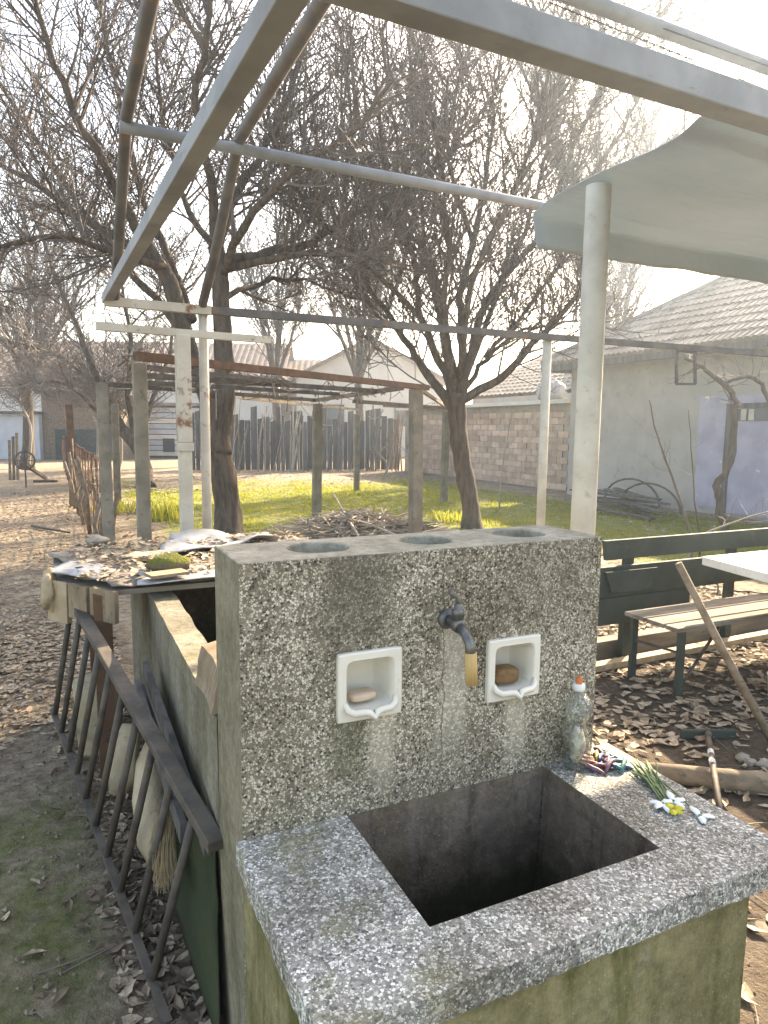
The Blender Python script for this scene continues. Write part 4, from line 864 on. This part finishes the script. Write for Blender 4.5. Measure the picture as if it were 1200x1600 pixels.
for i, (a, b_, lab) in enumerate([((470, 632), (520, 664), 'dry pale vine tendril dangling from the middle trellis rail'), ((600, 640), (575, 650), 'short curled tendril hanging at the back trellis rail'), ((330, 600), (290, 625), 'dry tendril hanging on the trellis rails by the fruit tree')]):
    p, q = G(*a, 1.93), None; e = D(*b_, ray(*a)[1] * ((1.93 - 1.5) / ray(*a)[0].z))
    tw = MB().tube(bez(p, (p + e) / 2 - V((0, 0, .25)), e, 8), .008, 5); tag(tw.build('vine_tendril', 'twig_pale', smooth=True, origin=p), lab, 'vine')

cn = thing('vine_canes', 'dry grape canes tangled over the trellis rails', 'vine', (2.5, 8, ZR)); rs = random.Random(33)
for i in range(34):
    a, b_ = rs.choice([((229, 574), (450, 598)), ((229, 587), (586, 611)), ((215, 597), (530, 616)), ((160, 600), (490, 625)), ((488, 626), (628, 606)), ((553, 627), (702, 638)), ((160, 600), (212, 556))])
    p, q = G(*a, ZR + .03), G(*b_, ZR + .03); f = rs.uniform(0, .8); p, q = p.lerp(q, f), p.lerp(q, min(1, f + rs.uniform(.2, .5))); n_ = 9
    pts = [p.lerp(q, k / n_) + V((rs.uniform(-.09, .09), rs.uniform(-.09, .09), rs.uniform(-.07, .09))) for k in range(n_ + 1)]
    if rs.random() < .6: pts.append(pts[-1] + V((rs.uniform(-.1, .1), rs.uniform(-.1, .1), -rs.uniform(.1, .35))))
    MB().tube(smooth_path(pts, 2), .007, 5).build('cane', rs.choice(['twig_pale', 'twig_mid']), cn, smooth=True)
# brush pile
bp = MB(); rs = random.Random(9); cB = G(560, 842)
for i in range(1500):
    a = rs.uniform(0, 6.28); r = rs.random() ** .6; c = V((cB.x + 1.25 * r * math.cos(a), cB.y + .7 * r * math.sin(a), 0)); h = .36 * (1 - r * r); c.z = rs.uniform(.01, max(.03, h))
    d = V((rs.uniform(-1, 1), rs.uniform(-1, 1), rs.uniform(-.25, .25))).normalized(); l = rs.uniform(.12, .45)
    pts = [c - d * l, c + V((rs.uniform(-.03, .03), rs.uniform(-.03, .03), rs.uniform(0, .04))), c + d * l]
    for q in pts: q.z = max(.01, min(q.z, h + .10))
    bp.tube(pts, [.011, .009, .005], 4, False)
tag(bp.build('brush_pile', 'twig_pale', origin=cB), 'low heap of cut pale twigs lying on the grass', 'brush pile')
for i, (a, b_) in enumerate([((520, 770), (560, 838)), ((505, 790), (640, 845))]):
    tag(MB().tube([G(*a, .12) , G(*b_, .3)], [.012, .016], 6).build('pruned_branch', 'twig_pale', origin=G(*b_)), ['long thin branch sticking out of the twig heap', 'second thin branch lying across the twig heap'][i], 'branch')

# ================================================================== WIRE FENCE ALONG THE PATH
fe = thing('wire_fence', 'sagging wire mesh fence with uneven wooden stakes along the dirt path', 'fence', (0, 12, 0))
rs = random.Random(21)
for i in range(22):
    y = 6.4 + i * .32 + rs.uniform(-.1, .1); x = .12 + rs.uniform(-.07, .07) - i * .012; h = rs.uniform(.65, 1.05)
    pts = [V((x, y, 0)), V((x + rs.uniform(-.06, .06), y + rs.uniform(-.06, .06), h * .5)), V((x + rs.uniform(-.14, .14), y + rs.uniform(-.14, .14), h))]
    MB().tube(pts, [.030, .027, .022], 7).build('stake', 'old_wood', fe, smooth=True)
for i in range(7):
    y = 14 + i * 1.9; MB().tube([(-.1 - i * .02, y, 0), (-.1 + rs.uniform(-.1, .1), y, 1.25)], .028, 7).build('post', 'rust_iron', fe, smooth=True)
wr = MB()
for i in range(9):
    z = .08 + i * .13; wr.tube([(.12 - .012 * k + .03 * math.sin(k * 1.7 + i), 6.3 + k * .8, z + .02 * math.sin(k * 2 + i)) for k in range(26)], .006, 3, False)
for k in range(140):
    y = 6.3 + k * .14; x = .12 - .015 * k * .14 / .8; wr.tube([(x, y, .05), (x + .03 * math.sin(k), y + .03, .6), (x, y, 1.12)], .005, 3, False)
wr.build('wire_mesh', 'rust_iron', fe)
b0 = G(117, 775); tag(MB().bar((b0.x, b0.y, 0), (b0.x - .04, b0.y, 1.95), .14, .10).build('rust_post', 'rust_iron', origin=b0), 'tall rusty brown iron post standing in the wire fence', 'post')
wh = thing('wheel_hoe', 'old wheel hoe with spoked iron wheel at the far end of the path', 'tool', tuple(G(41, 762)))
w0 = G(41, 762); rad = .215; ctr = V((w0.x, w0.y, .66)); ax = V((-ray(41, 720)[0].y, ray(41, 720)[0].x, 0)).normalized()
MB().tube([ctr + ax * rad * math.cos(a) + V((0, 0, rad * math.sin(a))) for a in [2 * math.pi * i / 24 for i in range(25)]], .022, 6, False).build('wheel_rim', 'dark_iron', wh, smooth=True)
for i in range(4): a = math.pi * i / 4; v_ = ax * rad * math.cos(a) + V((0, 0, rad * math.sin(a))); MB().tube([ctr - v_, ctr + v_], .009, 5).build('spoke', 'dark_iron', wh)
MB().bar(w0, ctr + V((0, 0, .35)), .035).build('stand', 'dark_iron', wh)
e0 = D(72, 752, ray(41, 762)[1] * 0 + 18.5); e0.z = .08; MB().bar(ctr + V((0, 0, -.1)), e0, .07).build('handle', 'dark_iron', wh)
f0, f1 = G(53, 758), G(90, 758); f0.z = f1.z = .10; MB().bar(f0, f1, .08, .06).build('crosspiece', 'dark_iron', wh)
for i, px in enumerate([16, 22, 28]):
    b0 = G(px, 750); tag(MB().tube([b0, b0 + V((.03, 0, 1.1 + .1 * i))], .04, 6).build('gate_stake', 'old_wood', origin=b0), ['short rough stake of the old gate at the path end, outermost', 'rough stake in the middle of the old path gate', 'tallest rough stake of the old path gate'][i], 'stake', 'old gate stakes')
b0 = G(45, 820); tag(MB().tube([G(50, 822, .02), G(108, 832, .05)], [.02, .015], 6).build('fallen_stick', 'dark_iron', origin=b0), 'straight dark stick lying on the dirt path', 'stick')

# ================================================================== PLASTERED HOUSE
HX, HT0, HT1, HZ = 10.6, -3.0, 11.5, 3.02
ho = thing('plastered_house', 'grey plastered house with hipped tile roof and lavender painted door side', 'house', (13.8, 5, 0))
MB().box(HX, 17.2, HT0, HT1, 0, HZ).build('wall', 'plaster', ho)
rz0, ry, rs_, rzt = 3.05, 12.05, 14.1, 5.55     # eave height, far eave, ridge x, ridge height
ex = 10.15; k_ = (rzt - rz0) / (rs_ - ex)
rf = MB(); e1, e2 = V((ex, HT0 - .5, rz0)), V((ex, ry, rz0)); r1_, r2_ = V((rs_, HT0 - .5, rzt)), V((rs_, ry - (rs_ - ex), rzt)); e3 = V((rs_ * 2 - ex, ry, rz0)); e4 = V((e3.x, HT0 - .5, rz0))
rf.face([e1, e2, r2_, r1_]); rf.face([e2, e3, r2_]); rf.face([e3, e4, r1_, r2_]); rf.face([e1, e4, e3, e2])
roof = rf.build('roof', 'roof_tile', ho)
MB().box(ex - .02, ex + .04, HT0 - .5, ry, rz0 - .16, rz0 - .02).build('fascia', 'dark_board', ho)
MB().box(ex + .04, e3.x - .05, ry - .06, ry - .005, rz0 - .16, rz0 - .02).build('fascia', 'dark_board', ho)
tile = MB()
def tf(u, v):
    x = v; prof_ = .045 * abs(math.sin(math.pi * (u * 2))) ** .8
    return V(((1 - v) * .0 + v * .38, (u - .5) * .30, prof_ + .03 * (1 - v)))
tile.sheet(tf, 8, 1); n2 = len(tile.v)
tile.f += [(i * 2, i * 2 + 2, n2 + i + 1, n2 + i) for i in range(8)]; tile.v += [V((0, (i / 8 - .5) * .30, -.02)) for i in range(9)]
tme = bpy.data.meshes.new('tile'); tme.from_pydata([tuple(q) for q in tile.v], [], tile.f); tme.materials.append(M['roof_tile'])
sl_ = math.atan(k_); cnt = 0; org = V(ho['_o'])
for r in range(14):
    for c_ in range(24):
        xx = ex - .03 + r * .335 * math.cos(sl_); yy = ry - .16 - c_ * .29
        if yy > ry - (xx - ex) - .1 or yy < 5.2 + (xx - ex) * .75 or xx > rs_ - .3 or cnt >= 298: continue
        o = bpy.data.objects.new('tile', tme); C.objects.link(o); o.parent = ho
        o.location = V((xx, yy, rz0 + .012 + (xx - ex) * k_)) - org; o.rotation_euler = (jit(.02), -sl_ + jit(.015), jit(.015)); cnt += 1
hp = MB()
for i in range(13): p = e2.lerp(r2_, i / 13); q = e2.lerp(r2_, (i + 1.15) / 13); hp.tube([p + V((0, 0, .03)), q + V((0, 0, .05))], [.11, .10], 8)
hp.build('hip_ridge', 'roof_tile', ho)
lv_ = MB().box(HX - .02, HX - .003, 3.0, 7.86, .12, 2.17); lv_.build('painted_wall', 'lavender', ho)
df = MB(); 
MB().box(HX - .07, HX - .021, 7.14, 7.24, .05, 1.93).build('door_frame', 'dark_board', ho)
MB().box(HX - .07, HX - .021, 5.9, 7.24, 1.93, 2.02).build('door_frame', 'dark_board', ho)
MB().box(HX - .045, HX - .021, 6.0, 7.13, .06, 1.70).build('door', 'lavender', ho)
wd = MB().box(HX - .045, HX - .021, 6.0, 7.13, 1.71, 1.925).build('transom_window', 'dark_glass', ho)
for y in (6.9, 6.75, 6.3): MB().box(HX - .06, HX - .046, y - .05, y + .05, 1.72, 1.915).build('pane_bar', 'white_paint', wd)
hpile = [(G(985, 790), .5), (G(1030, 800), .35)]
for i, (c, r) in enumerate(hpile):
    t = thing('junk_pile', ['dark heap of old boards and hoops against the plaster wall', 'low heap of planks beside the heap of hoops'][i], 'junk', (9.9 - i * .6, c.y, 0))
    for k in range(7): y = c.y + jit(.6); MB().bar((9.7 + jit(.5) - i * .6, y - .7, .05 + k * .04), (9.7 + jit(.5) - i * .6, y + .7, .08 + k * .045), .12, .03).build('board', 'dark_board', t)
    MB().tube([(10.2 - i * .6, c.y + .75 * math.cos(a), .05 + .5 * math.sin(a)) for a in [math.pi * j / 12 for j in range(13)]], .02, 6).build('hoop', 'dark_iron', t)

# ================================================================== BRICK SHED
sh = thing('brick_shed', 'low clay brick shed with flat pale slab roof', 'shed', (12.5, 16, 0))
SX, SY0, SY1, SZ = 11.07, 12.05, 21.0, 2.02
MB().box(SX + .012, 14.5, SY0, SY1, 0, SZ).build('wall', 'mortar', sh)
MB().box(SX - .25, 14.8, SY0 - .1, SY1 + .3, SZ + .16, SZ + .26).build('roof_slab', 'slab_roof', sh)
MB().box(SX - .02, 14.5, SY0, SY1, SZ + .001, SZ + .159).build('lintel', 'mortar', sh)
bme = None; cnt = 0; org = V(sh['_o']); bw, bh = .40, .165
for r in range(12):
    for c_ in range(19):
        y = SY0 + .22 + c_ * (bw + .018) + (.2 if r % 2 else 0)
        if y > 19.9: continue
        if bme is None:
            q = MB().box(-.02, .02, -bw / 2, bw / 2, -bh / 2 + .008, bh / 2 - .008); bo = q.build('brick', 'clay_brick', sh, bevel=.008); bme = bo.data; o = bo
        else:
            o = bpy.data.objects.new('brick', bme); C.objects.link(o); o.parent = sh
        o.location = V((SX + .004 + jit(.006), y, .10 + r * bh)) - org; o.rotation_euler = (jit(.008), 0, jit(.01))
bo.data = bme
for q in bo.data.vertices: q.co += org
tkk = thing('wrapped_tank', 'bundle wrapped in crumpled white plastic on the shed roof', 'bundle', tuple(V((11.6, 13.4, SZ + .26))))
for q_ in [(.40, .42, .32, .38, 3, 0), (.22, .2, .2, .5, 8, .22)]:
    MB().blob((11.65, 13.5, SZ + .26 + q_[2] * .75 + q_[5]), q_[0], q_[1], q_[2], q_[3], 2.5, 20, q_[4])  .build('wrapping', 'sheet_metal', tkk, smooth=True)
# tiled house behind the shed
th_ = thing('tiled_barn', 'barn with ribbed grey tile roof rising behind the brick shed', 'barn', (17, 17, 0))
MB().box(14.9, 22, 12.6, 22.5, 0, 2.75).build('wall', 'plaster', th_)
ex2, kk = 14.6, .48
rt = MB(); nrow, ncol = 13, 60
for r in range(nrow):
    x0 = ex2 + r * .33; z0 = 2.78 + (x0 - ex2) * kk
    rt.sheet(lambda u, v, x0=x0, z0=z0: V((x0 + v * .40, 12.2 + u * 10.6, z0 + v * .40 * kk + .035 * (1 - v) + .05 * abs(math.sin(u * 10.6 / .3 * math.pi)))), 210, 1)
rt.build('roof_tiles', 'roof_tile', th_)['kind'] = 'stuff'
rb = MB(); zr = 2.78 + nrow * .33 * kk; xr = ex2 + nrow * .33; rb.face([(xr, 12.2, zr), (xr, 22.8, zr), (xr + 4, 22.8, 2.7), (xr + 4, 12.2, 2.7)]); rb.face([(ex2, 12.2, 2.76), (xr, 12.2, zr - .02), (xr + 4, 12.2, 2.7)]); rb.face([(ex2, 22.8, 2.76), (xr, 22.8, zr - .02), (xr + 4, 22.8, 2.7)]); rb.build('roof', 'roof_tile', th_)

# ================================================================== FAR BUILDINGS
def gable(name, label, cat, c, w, d, h, rh, rot, wall, roofm, wins=()):
    t = thing(name, label, cat, (c[0], c[1], 0)); R_ = Matrix.Rotation(rot, 3, 'Z'); o = V((c[0], c[1], 0))
    def mk(mb, nm, mt, par=t): mb.v = [R_ @ q + o for q in mb.v]; return mb.build(nm, mt, par)
    m_ = MB().box(-w / 2, w / 2, -d / 2, d / 2, 0, h); m_.face([(-w / 2, -d / 2, h), (w / 2, -d / 2, h), (0, -d / 2, h + rh)]); m_.face([(-w / 2, d / 2, h), (w / 2, d / 2, h), (0, d / 2, h + rh)]); mk(m_, 'wall', wall)
    ov = .35; e = rh / (w / 2) * ov
    for s_ in (-1, 1):
        q = MB().hexa([(s_ * (w / 2 + ov), -d / 2 - ov, h - e), (0, -d / 2 - ov, h + rh), (0, d / 2 + ov, h + rh), (s_ * (w / 2 + ov), d / 2 + ov, h - e), (s_ * (w / 2 + ov), -d / 2 - ov, h - e + .14), (0, -d / 2 - ov, h + rh + .14), (0, d / 2 + ov, h + rh + .14), (s_ * (w / 2 + ov), d / 2 + ov, h - e + .14)]); mk(q, 'roof', roofm)
        rb_ = MB(); n_ = int(d / .35)
        for i in range(n_):
            y = -d / 2 - ov + (d + 2 * ov) * i / n_; a, b_ = V((s_ * (w / 2 + ov), y, h - e + .15)), V((0, y, h + rh + .15)); rb_.bar(a, b_, .14, .07)
        mk(rb_, 'roof_ribs', roofm)
    for (x, y, x1, z0, z1) in wins:
        f = mk(MB().box(x, x1, -d / 2 - .05, -d / 2 - .01, z0, z1), 'window', 'white_paint'); mk(MB().box(x + .08, x1 - .08, -d / 2 - .07, -d / 2 - .051, z0 + .08, z1 - .08), 'pane', 'dark_glass', f)
    return t
gable('gable_house', 'far white gable house rising above the brush fence', 'house', (17.0, 37.5), 8.0, 9, 4.2, 2.1, -.42, 'far_wall', 'far_red_roof', [(-2.4, 0, -1.3, 1.6, 2.9), (1.3, 0, 2.4, 1.6, 2.9)])
gable('long_house', 'long low far house with red tile roof behind the path trees', 'house', (-1.0, 47), 9, 30, 4.0, 2.6, math.pi / 2 - .42, 'far_wall', 'far_red_roof')
gable('far_farmhouse', 'far farmhouse with red tiles between the path trees and the gable house', 'house', (9.5, 44), 8, 14, 3.6, 2.2, math.pi / 2 - .42, 'plaster', 'far_red_roof')
wsd = thing('garden_shed', 'blue grey garden shed with dark green door at the end of the path', 'shed', tuple(G(60, 718)))
o_ = G(60, 718); R_ = Matrix.Rotation(-.42, 3, 'Z')
def shp(x0, x1, y0, y1, z0, z1, nm, mt, par=wsd): q = MB().box(x0, x1, y0, y1, z0, z1); q.v = [R_ @ w + V((o_.x, o_.y, 0)) for w in q.v]; return q.build(nm, mt, par)
shp(-3.5, .1, 0, 3, 0, 2.0, 'wall', 'blue_grey'); shp(.11, 3.6, .3, 3, 0, 2.9, 'wall', 'old_wood'); dr = shp(.7, 2.6, .2, .29, 0, 1.35, 'door', 'green_paint'); shp(2.3, 2.4, .15, .19, .6, .75, 'handle', 'dark_iron', dr)
shp(-3.6, .2, -.3, 3.2, 2.01, 2.12, 'roof', 'dark_board'); shp(.0, 3.8, -.1, 3.2, 2.91, 3.05, 'roof', 'dark_board'); shp(2.7, 3.4, .2, .29, 0, 1.9, 'panel', 'dark_board')
hv = thing('bee_hut', 'pale slatted hut with dark panel as its shaded opening beyond the lawn behind the white post', 'hut', tuple(G(262, 716)))
o_ = G(262, 716)
for i in range(9): shp(-1.3, 1.6, 0, .1, .12 + i * .26, .34 + i * .26, 'board', 'blue_grey' if i % 3 else 'slab_roof', hv)
shp(-1.25, 1.55, .11, 1.5, 0, 2.5, 'body', 'dark_board', hv); shp(-.2, .35, -.03, -.005, .3, .95, 'opening', 'inside_shade', hv); shp(-1.5, 1.8, -.3, 1.7, 2.52, 2.65, 'roof', 'roof_tile', hv)  # opening is a flat panel with the shade inside as its colour

# ================================================================== DARK BRUSH FENCE AT THE END OF THE LAWN
bf = thing('board_fence', 'dark weathered board fence closing the far end of the lawn', 'fence', (6, 23, 0))
rs = random.Random(77); x = 3.6
while x < 11.2:
    w = rs.uniform(.14, .24); h = rs.uniform(1.7, 2.25); y = 23.4 - (x - 3.6) * .22
    MB().hexa([(x, y, 0), (x + w, y, 0), (x + w, y + .03, 0), (x, y + .03, 0), (x + rs.uniform(-.03, .03), y, h), (x + w, y, h + rs.uniform(-.05, .05)), (x + w, y + .03, h), (x, y + .03, h)]).build('board', 'dark_board', bf); x += w + .012
for i in range(44):
    x = 4.0 + rs.random() * 7.0; y = 23.1 - (x - 3.6) * .22 - rs.uniform(.1, .5); l = rs.uniform(1.6, 2.6); ln = rs.uniform(.1, .8); r = rs.uniform(.015, .035)
    tag(MB().tube([(x, y - .3, 0), (x + ln * .5 + rs.uniform(-.05, .05), y, l * .55), (x + ln, y + .25, l)], [r, r * .9, r * .6], 6).build('leaning_pole', mt_ := rs.choice(['old_wood', 'twig_pale', 'dark_board']), origin=(x, y, 0)), {'old_wood': 'brown bare pole leaning on the dark board fence at the lawn end', 'twig_pale': 'pale bare pole leaning on the dark board fence at the lawn end', 'dark_board': 'blackened pole leaning on the dark board fence at the lawn end'}[mt_], 'pole', 'poles leaning on the board fence')
for i, (px, py, hgt) in enumerate([(385, 725, 1.6), (420, 730, 1.9), (455, 728, 1.7), (500, 735, 1.5), (640, 742, 1.2), (600, 745, 1.0)]):
    b0 = G(px, py); vine('dry_shrub', ['dry leafless shrub before the board fence, nearest the old fruit tree', 'tall dry leafless shrub with forked stem before the board fence', 'spindly dry shrub between two forked shrubs at the board fence', 'short dry shrub beside the middle trellis post', 'small dry shrub near the brick shed end of the board fence', 'smallest dry shrub before the board fence'][i], [b0, b0 + V((.1, 0, hgt * .4)), b0 + V((-.1, .1, hgt * .75)), b0 + V((.15, 0, hgt))], .04, 90 + i, n1=26, l=.9, cat='shrub', parent_mat='twig_pale')
for i, (px, py, hgt) in enumerate([(105, 735, 3.2), (45, 735, 3.0), (150, 735, 2.9), (185, 745, 2.2)]):
    b0 = G(px, py); vine('path_shrub', ['dense pale bare bush by the rusty post', 'drooping bare bush before the garden shed', 'tangled bare bush beside the leaning trunk', 'small bare bush at the lawn corner of the wire fence'][i], [b0, b0 + V((.1, 0, hgt * .5)), b0 + V((-.2, .1, hgt * .8)), b0 + V((.15, 0, hgt))], .05, 120 + i, n1=130, l=1.7, cat='shrub', parent_mat='twig_pale')

# ================================================================== LEAF LITTER AND GRASS
rs = random.Random(4)
def leaves(n_, fn, mat, name, label, sc=(.022, .05)):
    o = MB()
    for i in range(n_):
        x, y = fn(); z = ground_z(x, y) + .004 + rs.random() * .012; a = rs.uniform(0, 6.28); l = rs.uniform(*sc); w = l * rs.uniform(.28, .62); c, s_ = math.cos(a), math.sin(a); cu = rs.uniform(.03, .26) * l; ti = rs.uniform(-.35, .35)
        k = len(o.v)
        bend = rs.uniform(-.5, .5); br = rs.random() < .3
        for (u, v, h) in [(-l, 0, cu * .5), (-.3 * l, w * rs.uniform(.6, 1.25), cu), (-.3 * l, -w * rs.uniform(.6, 1.25), cu * rs.uniform(0, 1.6)), (.4 * l, w * rs.uniform(.35, 1.1), cu * rs.uniform(.2, 1.8)), (.4 * l, -w * rs.uniform(.35, 1.1), cu), (l * (.6 if br else 1), 0, cu * rs.uniform(.2, 1.6)), (-.3 * l, 0, 0), (.4 * l, 0, 0)]:
            v += bend * u * u / l
            o.v.append(V((x + u * c - v * s_, y + u * s_ + v * c, z + h + v * ti)))
        o.f += [(k, k + 6, k + 1), (k, k + 2, k + 6), (k + 1, k + 6, k + 7, k + 3), (k + 6, k + 2, k + 4, k + 7), (k + 3, k + 7, k + 5), (k + 7, k + 4, k + 5)]
    return tag(o.build(name, mat), label, 'leaves', None, 'stuff')
def left_fn():
    while True:
        y = rs.uniform(.1, 16) if rs.random() < .6 else rs.uniform(.1, 4.5); x = rs.uniform(-3, -.02) if y > 4 else rs.uniform(-1.1, -.02)
        if x < -.24 and y < 2.6 and rs.random() < min(.97, .97 * (2.7 + .8 * mnoise.noise(V((x * 3, y * 3, 0))) - y) / 1.0): continue
        if y < 3.2 and rs.random() < .5: continue
        return x, y
leaves(12000, left_fn, 'leaf_litter', 'path_leaves', 'dry brown fallen leaves strewn over the dirt path', (.014, .036))
leaves(900, lambda: (-.03 - min(.6, abs(rs.gauss(0, .13))), rs.uniform(.05, 2.4)), 'leaf_shade', 'trough_leaves', 'brown leaves lying under the railing, coloured darker for shade', (.012, .04))
leaves(6500, lambda: (rs.uniform(1.1, 5.5), rs.uniform(.9, 4.2) if rs.random() < .8 else rs.uniform(-.3, 1.2)), 'leaf_litter', 'soil_leaves', 'pale dry leaves covering the soil around the benches', (.02, .05))
leaves(3500, lambda: (rs.uniform(.2, 10), rs.uniform(4, 22)), 'leaf_litter', 'lawn_leaves', 'scattered dry leaves on the lawn', (.03, .06))
cr = MB()
for i in range(5200):
    if rs.random() < .5: x, y = rs.uniform(-1.2, -.02), rs.uniform(.05, 5)
    else: x, y = rs.uniform(1.05, 4.6), rs.uniform(-.4, 4)
    r = .003 + .012 * rs.random() ** 3; z = ground_z(x, y) + r * .3; k = len(cr.v)
    cr.v += [V((x + r * rs.uniform(.5, 1.2) * q[0], y + r * rs.uniform(.5, 1.2) * q[1], z + r * .7 * q[2])) for q in ((1, 0, 0), (0, 1, 0), (-1, 0, 0), (0, -1, 0), (0, 0, 1))]
    cr.f += [(k, k + 1, k + 4), (k + 1, k + 2, k + 4), (k + 2, k + 3, k + 4), (k + 3, k, k + 4)]
tag(cr.build('soil_crumbs', 'crumb'), 'small soil crumbs and grit scattered on the ground', 'soil', None, 'stuff')
ct = MB()
for i in range(700):
    if rs.random() < .5: x, y = rs.uniform(-1.6, -.02), rs.uniform(.05, 7)
    else: x, y = rs.uniform(1.05, 4.6), rs.uniform(-.4, 4)
    a = rs.uniform(0, 6.28); l = rs.uniform(.02, .12); z = ground_z(x, y) + .008; d = V((math.cos(a) * l, math.sin(a) * l, rs.uniform(-.004, .01))); p = V((x, y, z)); ct.tube([p - d, p + V((rs.uniform(-.01, .01), rs.uniform(-.01, .01), .004)), p + d], [.0022, .002, .001], 4, False)
tag(ct.build('fallen_twigs', 'twig_mid'), 'short dry twigs scattered over the ground', 'twigs', None, 'stuff')
cl = MB()
for i in range(1500):
    x, y = rs.uniform(-.28, .95), rs.uniform(1.60, 2.58); l = rs.uniform(.010, .03); a = rs.uniform(0, 6.28); z = ZC + .03 + rs.random() * .02; d = V((math.cos(a), math.sin(a), rs.uniform(-.3, .3))) * l; s_ = V((-math.sin(a), math.cos(a), rs.uniform(-.5, .5))) * l * .5; p = V((x, y, z)); cl.face([p - d, p + s_ + V((0, 0, .006)), p + d, p - s_])
tag(cl.build('cover_leaves', 'leaf_litter'), 'dry leaf debris lying on the trough cover', 'leaves', None, 'stuff')
gr = MB(); cnt = 0
while cnt < 60000:
    x, y = rs.uniform(.6, 10.2), 3 + 15.5 * rs.random() ** 1.15
    if rs.random() > grass_amount(x, y): continue
    cnt += 1
    h = rs.uniform(.012, .045) * (1.7 if mnoise.noise(V((x * 1.1, y * 1.1, 8))) > .25 else 1); a = rs.uniform(0, 6.28); w = .006 + .0006 * y; dx, dy = math.cos(a) * w, math.sin(a) * w; lx, ly = rs.uniform(-.04, .04), rs.uniform(-.04, .04); k = len(gr.v)
    gr.v += [V((x - dx, y - dy, -.01)), V((x + dx, y + dy, -.01)), V((x + lx, y + ly, h))]; gr.f.append((k, k + 1, k + 2))
tag(gr.build('lawn_grass', 'grass'), 'short bright green grass of the lawn', 'grass', None, 'stuff')
for (lab, px, py, n_, hh, sp) in [('tall green iris leaves by the white square post', 262, 812, 120, .38, .35), ('clump of green weeds at the foot of the wire fence', 190, 800, 200, .22, .5), ('bright tuft of grass at the foot of the quince trunk', 705, 815, 160, .2, .35)]:
    c = G(px, py); cl = MB()
    for i in range(n_):
        a = rs.uniform(0, 6.28); r = rs.random() ** .5 * sp; p = V((c.x + r * math.cos(a), c.y + r * math.sin(a), 0)); e = p + V((rs.uniform(-.12, .12), rs.uniform(-.12, .12), hh * rs.uniform(.5, 1))); m_ = p.lerp(e, .55) + V((0, 0, .05)); s_ = V((rs.uniform(-1, 1), rs.uniform(-1, 1), 0)).normalized() * .009
        k = len(cl.v); cl.v += [p - s_, p + s_, m_ + s_, m_ - s_, e]; cl.f += [(k, k + 1, k + 2, k + 3), (k + 3, k + 2, k + 4)]
    tag(cl.build('grass_clump', 'grass', origin=(c.x, c.y, 0)), lab, 'grass')
hz = MB().box(-420, 460, -340, 540, -1.2, 15.0)  # added volume, imitates the bluish veil of lens glare
hm = bpy.data.materials.new('glare_haze'); hm.use_nodes = True; hn = hm.node_tree; hn.nodes.remove(hn.nodes['Principled BSDF'])
pv = hn.nodes.new('ShaderNodeVolumePrincipled'); pv.inputs['Color'].default_value = (0.66, 0.82, 1.0, 1); pv.inputs['Density'].default_value = 0.0036; pv.inputs['Anisotropy'].default_value = 0.7
hn.links.new(pv.outputs[0], hn.nodes['Material Output'].inputs['Volume']); M['glare_haze'] = hm
tag(hz.build('glare_haze', 'glare_haze'), 'thin pale volume added to the air to stand in for lens glare', 'glare_haze', None, 'stuff')
for o in bpy.data.objects:
    if '_o' in o: del o['_o']
